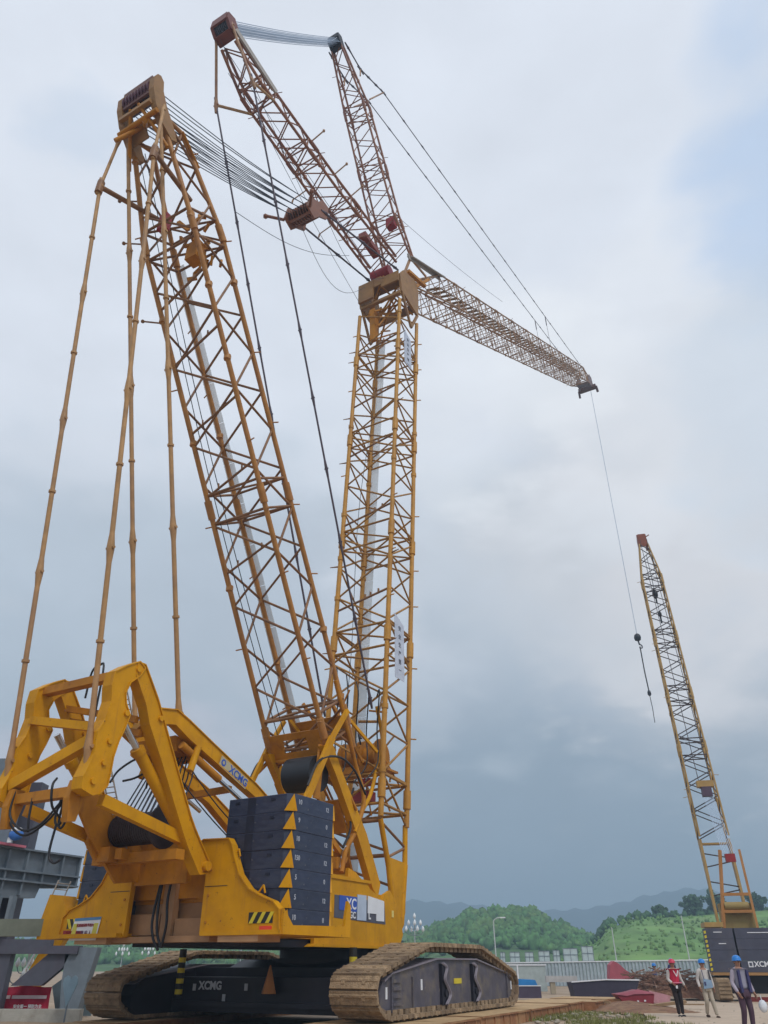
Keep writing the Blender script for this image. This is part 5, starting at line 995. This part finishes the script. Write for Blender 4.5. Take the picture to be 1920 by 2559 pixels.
# ---- steel mats under the tracks: each mat is a thing
for side, v0, ks in (('right', 2.85, range(-2, 9)), ('left', -5.0, range(-1, 5))):
    for k in ks:
        u0 = -5.9 + k * 2.35; b = MB(); dz = random.uniform(-.012, .012); dv = random.uniform(-.05, .05) if k < 7 else .5 * (k - 6)
        v1_ = v0 + (3.05 if side == 'right' else 1.7)
        dz -= .15 if side == 'left' else 0
        b.box((v0 + dv, u0, -.05), (v1_ + dv, u0 + 2.31, .26 + dz)); b.box((v0 + dv - .01, u0 + .02, .265 + dz), (v1_ + dv + .05, u0 + 2.29, .30 + dz))
        for q in range(3): b.box((v1_ + dv, u0 + .3 + q * .8, .0), (v1_ + dv + .03, u0 + .36 + q * .8, .25 + dz))
        o = b.build('steel_mat', RUST); o.matrix_world = MT
        n_ = k + 3; nm = ['first', 'second', 'third', 'fourth', 'fifth', 'sixth', 'seventh', 'eighth', 'ninth', 'tenth', 'eleventh'][k + 2]
        tag(o, f'rusty steel ground mat under the {side} track, {nm} counting from the camera', 'ground mat', 'rusty steel mats laid under the crane tracks')
        t2 = MB(); t2.box((v0 + dv + .02, u0 + .05, .305 + dz), (v1_ + dv + .02, u0 + 2.26, .312 + dz)); t2.build('top_plate', MATTOP, o)

# ================================================================= PEOPLE
SKIN = mat('skin', (.36, .19, .13), .6, var=.05)
def skinned(name, V, E, Rr, m, parent, lev=2, extra=None):
    me = bpy.data.meshes.new(name); me.from_pydata(V, E, []); o = bpy.data.objects.new(name, me); COL.objects.link(o)
    md = o.modifiers.new('skin', 'SKIN'); md.use_smooth_shade = True
    for i, r in enumerate(Rr): me.skin_vertices[0].data[i].radius = (r, r) if not isinstance(r, tuple) else r
    me.skin_vertices[0].data[0].use_root = True
    sb = o.modifiers.new('sub', 'SUBSURF'); sb.levels = lev; sb.render_levels = lev
    bpy.context.view_layer.update(); m2 = bpy.data.meshes.new_from_object(o.evaluated_get(bpy.context.evaluated_depsgraph_get())); bpy.data.objects.remove(o)
    if extra:
        vs = [tuple(v.co) for v in m2.vertices] ; fs = [tuple(p.vertices) for p in m2.polygons]; b = MB(); b.add(vs, fs, True); extra(b); return b.build(name, m, parent)
    m2.materials.clear(); m2.materials.append(m)
    for p in m2.polygons: p.use_smooth = True
    ob = bpy.data.objects.new(name, m2); COL.objects.link(ob); ob.parent = parent; return ob
def person(label, loc, rz, J, shirt, trouser, helmet, vest=None, vestpart=None, scale=1.0, shoe=DARK, apron=None):
    """J: joint overrides; figure faces -y; x is its left as seen from the front"""
    j = dict(pel=(0, 0, .94), sp=(0, .01, 1.10), ch=(0, .015, 1.28), nb=(0, .01, 1.43), nk=(0, 0, 1.49), jaw=(0, -.025, 1.545), hd=(0, -.01, 1.61), top=(0, 0, 1.67),
             shL=(.175, .01, 1.385), shR=(-.175, .01, 1.385), elL=(.25, .03, 1.12), elR=(-.25, .03, 1.12), wrL=(.26, -.06, .89), wrR=(-.26, -.06, .89),
             hpL=(.09, 0, .90), hpR=(-.09, 0, .90), knL=(.10, -.03, .50), knR=(-.10, -.03, .50), anL=(.10, .02, .09), anR=(-.10, .02, .09))
    j.update(J); t = thing('person', label, 'person', loc, rz); t.scale = (scale,) * 3
    K = list(j); V = [j[k] for k in K]; ix = {k: i for i, k in enumerate(K)}
    E = [('pel', 'sp'), ('sp', 'ch'), ('ch', 'nb'), ('nb', 'nk'), ('nk', 'jaw'), ('jaw', 'hd'), ('hd', 'top'), ('nb', 'shL'), ('shL', 'elL'), ('elL', 'wrL'), ('nb', 'shR'), ('shR', 'elR'), ('elR', 'wrR'), ('pel', 'hpL'), ('hpL', 'knL'), ('knL', 'anL'), ('pel', 'hpR'), ('hpR', 'knR'), ('knR', 'anR')]
    rad = dict(pel=(.14, .11), sp=(.135, .10), ch=(.15, .11), nb=(.10, .08), nk=.055, jaw=.07, hd=.088, top=.07, shL=.062, shR=.062, elL=.042, elR=.042, wrL=.028, wrR=.028, hpL=.085, hpR=.085, knL=.06, knR=.06, anL=.04, anR=.04)
    Rr = [rad[k] for k in K]; EE = [(ix[a], ix[b]) for a, b in E]
    # hands: palm, four unequal fingers and a thumb, slightly curled
    for sd, sg in (('L', 1), ('R', -1)):
        w_ = Vector(j['wr' + sd]); d = (w_ - Vector(j['el' + sd])).normalized(); side = Vector((0, -1, 0)) - d * d.dot(Vector((0, -1, 0))); side.normalize(); inn = d.cross(side) * sg
        p = w_ + d * .05; V.append(tuple(p)); Rr.append((.034, .020)); EE.append((ix['wr' + sd], len(V) - 1)); pi_ = len(V) - 1
        for q, (off, ln) in enumerate(((.028, .070), (.010, .080), (-.009, .074), (-.027, .058))):
            base = p + d * .04 + side * off; V.append(tuple(base)); Rr.append(.011); EE.append((pi_, len(V) - 1)); V.append(tuple(base + d * ln * .5 + inn * .008)); Rr.append(.009); EE.append((len(V) - 2, len(V) - 1)); V.append(tuple(base + d * ln * .85 + inn * .03)); Rr.append(.008); EE.append((len(V) - 2, len(V) - 1))
        th = p + side * .035; V.append(tuple(th)); Rr.append(.012); EE.append((pi_, len(V) - 1)); V.append(tuple(th + side * .025 + d * .035)); Rr.append(.010); EE.append((len(V) - 2, len(V) - 1))
    hd = Vector(j['hd'])
    def face(b):
        b.ball(hd + Vector((0, -.098, -.015)), .016, 8, (1, 1.2, 1.6))
        for s in (-1, 1): b.ball(hd + Vector((s * .088, .0, -.01)), .022, 8, (.5, 1, 1.5))
        b.ball(hd + Vector((0, -.085, -.055)), .022, 8, (1.3, .5, .4))
    skinned('body', V, EE, Rr, SKIN, t, 1, face)
    for s in (-1, 1): MB().ball(hd + Vector((s * .032, -.088, .012)), .011, 6).build('eye', BLK, t)
    MB().ball(hd + Vector((0, .03, .01)), .088, 12, (1, .95, 1)).build('hair', BLK, t)
    def cloth(name, ks, es, pad, m, ovr={}):
        VV = [j[k] for k in ks]; ii = {k: i for i, k in enumerate(ks)}
        def rr(k):
            r = ovr.get(k, rad[k]); return tuple(x + pad for x in r) if isinstance(r, tuple) else r + pad
        return skinned(name, VV, [(ii[a], ii[b]) for a, b in es], [rr(k) for k in ks], m, t, 2)
    cloth('shirt', ['ch', 'sp', 'pel', 'nb', 'shL', 'elL', 'wrL', 'shR', 'elR', 'wrR'], [('pel', 'sp'), ('sp', 'ch'), ('ch', 'nb'), ('nb', 'shL'), ('shL', 'elL'), ('elL', 'wrL'), ('nb', 'shR'), ('shR', 'elR'), ('elR', 'wrR')], .016, shirt, {'nb': (.075, .06)})
    cloth('trousers', ['pel', 'hpL', 'knL', 'anL', 'hpR', 'knR', 'anR'], [('pel', 'hpL'), ('hpL', 'knL'), ('knL', 'anL'), ('pel', 'hpR'), ('hpR', 'knR'), ('knR', 'anR')], .018, trouser)
    if vest: cloth('vest', ['ch', 'sp', 'pel', 'nb'], [('pel', 'sp'), ('sp', 'ch'), ('ch', 'nb')], .045, vest, {'nb': (.10, .05), 'pel': (.13, .11)})
    if vestpart: vestpart(t, j)
    for sd in 'LR':
        a = Vector(j['an' + sd]); b = MB(); b.ball(a + Vector((0, -.05, -.045)), .05, 10, (1, 2.6, .9)); b.build('shoe', shoe, t)
    b = MB(); c = hd + Vector((0, .0, .03)); vs = []; n = 16
    prof = [(.128, -.012), (.118, .0), (.115, .04), (.095, .085), (.055, .112), (.002, .122)]
    b.lathe(c, prof, n); b.ball(c + Vector((0, -.10, -.004)), .07, 12, (1.1, .9, .12)); b.build('helmet', helmet, t)
    return t
HR = mat('red_helmet', (.55, .03, .08), .35, var=.03); HB = mat('blue_helmet', (.02, .20, .60), .35, var=.03); WSH = mat('white_shirt_cloth', (.55, .52, .50), .85); REDV = mat('red_vest_cloth', (.50, .02, .06), .8)
BLKT = mat('black_trouser_cloth', (.022, .014, .016), .85); CREAM = mat('cream_trouser_cloth', (.42, .37, .30), .85); PLUM = mat('plum_trouser_cloth', (.075, .04, .065), .85); NAVJ = mat('navy_jacket_cloth', (.045, .045, .13), .85)
PALEB = mat('pale_blue_cloth', (.22, .32, .45), .85); GREYV = mat('grey_vest_cloth', (.28, .28, .36), .85); BROWNS = mat('brown_shoe', (.06, .03, .02), .7)
def red_bits(t, j):
    b = MB(); b.beam((.09, -.165, 1.40), (0, -.185, 1.22), .03, .02); b.beam((-.09, -.165, 1.40), (0, -.185, 1.22), .03, .02); b.build('white_collar', WHT, t)
    MB().box((-.17, -.178, 1.02), (.17, -.165, 1.05)).build('pale_band', mat('pale_red_band', (.7, .2, .3), .6), t); MB().box((-.10, -.19, .86), (-.03, -.17, .95)).build('tag', WHT, t)
def apron_bits(t, j):
    b = MB(); b.prism([(-.17, .86), (.17, .90), (.15, 1.12), (-.13, 1.16)], (0, -.17, 0), (1, 0, 0), (0, 0, 1), (0, 1, 0), .03); b.build('blue_apron', PALEB, t)
    b = MB(); b.beam((-.13, -.15, 1.42), (-.10, -.165, 1.14), .05, .02); b.build('strap', NAVJ, t); b = MB(); b.beam((.12, -.15, 1.42), (.19, -.1, .95), .05, .02); b.build('strap', mat('grey_strap', (.12, .12, .14), .8), t)
    b = MB(); b.box((-.13, -.20, .96), (-.07, -.185, 1.07)); b.build('pocket', NAVJ, t)
def navy_bits(t, j):
    for s in (-1, 1): b = MB(); b.prism([(s * .10, 1.42), (s * .16, 1.40), (s * .17, 1.1), (s * .16, .90), (s * .09, .92), (s * .10, 1.15)][::(1 if s < 0 else -1)], (0, -.155, 0), (1, 0, 0), (0, 0, 1), (0, 1, 0), .06); b.build('jacket_front', NAVJ, t)
P1 = person('person in red helmet, red vest, white sleeves and black trousers', (10.35, 31.2, 0), R(12), dict(knL=(.10, -.02, .50), anL=(.13, .05, .09), knR=(-.08, -.05, .50), anR=(-.10, -.10, .09), elL=(.25, .02, 1.14), wrL=(.34, -.03, .93), elR=(-.23, .05, 1.13), wrR=(-.18, -.12, 1.02)), WSH, BLKT, HR, REDV, red_bits)
P2 = person('person in blue helmet, white shirt, pale blue apron and cream trousers', (11.2, 30.6, 0), R(8), dict(knL=(.11, -.08, .50), anL=(.17, -.10, .09), knR=(-.09, -.06, .49), anR=(-.06, .14, .12), elL=(.26, .03, 1.14), wrL=(.27, -.02, .90), elR=(-.24, .05, 1.12), wrR=(-.25, -.06, .90)), WSH, CREAM, HB, None, apron_bits, 1.0, BROWNS)
P3 = person('person in blue helmet, grey vest and plum trousers, nearest at right', (9.85, 24.2, 0), R(14), dict(knL=(.10, -.04, .50), anL=(.10, .02, .09), knR=(-.09, -.01, .50), anR=(-.10, .12, .09), elL=(.27, .04, 1.12), wrL=(.33, .0, .90), elR=(-.25, .04, 1.12), wrR=(-.22, -.1, .90)), mat('lilac_shirt_cloth', (.40, .36, .44), .85), PLUM, HB, GREYV, navy_bits, 1.03)
P4 = person('person in dark blue clothes and hard hat standing behind the scrap heap', (15.9, 48.0, .12), R(20), {}, NAVJ, NAVJ, mat('pale_blue_helmet', (.12, .25, .45), .4), None, None)
P5 = person('person in blue bending behind the scrap heap, beside the dark blue one', (15.0, 48.3, -.12), R(60), {}, mat('work_blue_cloth', (.05, .10, .28), .85), NAVJ, HB, None, None)
bgp = thing('plastic_bag', 'small white plastic bag held by the nearest person', 'bag', (10.28, 24.12, .62))
b = MB(); b.ball((0, 0, 0), .12, 12, (1, .7, 1.25)); b.tube((0, 0, .12), (-.02, 0, .26), .012, 6); b.build('bag', mat('white_plastic', (.62, .66, .72), .4), bgp)

# ================================================================= AIR
hz_ = MB().box((-1160, -60, -4), (1160, 2160, 135)).build('haze', bpy.data.materials.new('haze_air'), kind='stuff')
hm = bpy.data.materials['haze_air']; hm.use_nodes = True; ht = hm.node_tree; ht.nodes.clear(); pv = ht.nodes.new('ShaderNodeVolumePrincipled'); mo = ht.nodes.new('ShaderNodeOutputMaterial'); ht.links.new(pv.outputs[0], mo.inputs['Volume'])
pv.inputs['Color'].default_value = (.58, .80, 1.0, 1); pv.inputs['Density'].default_value = .0011; pv.inputs['Anisotropy'].default_value = .1
hz_['label'] = 'thin bluish haze in the air'
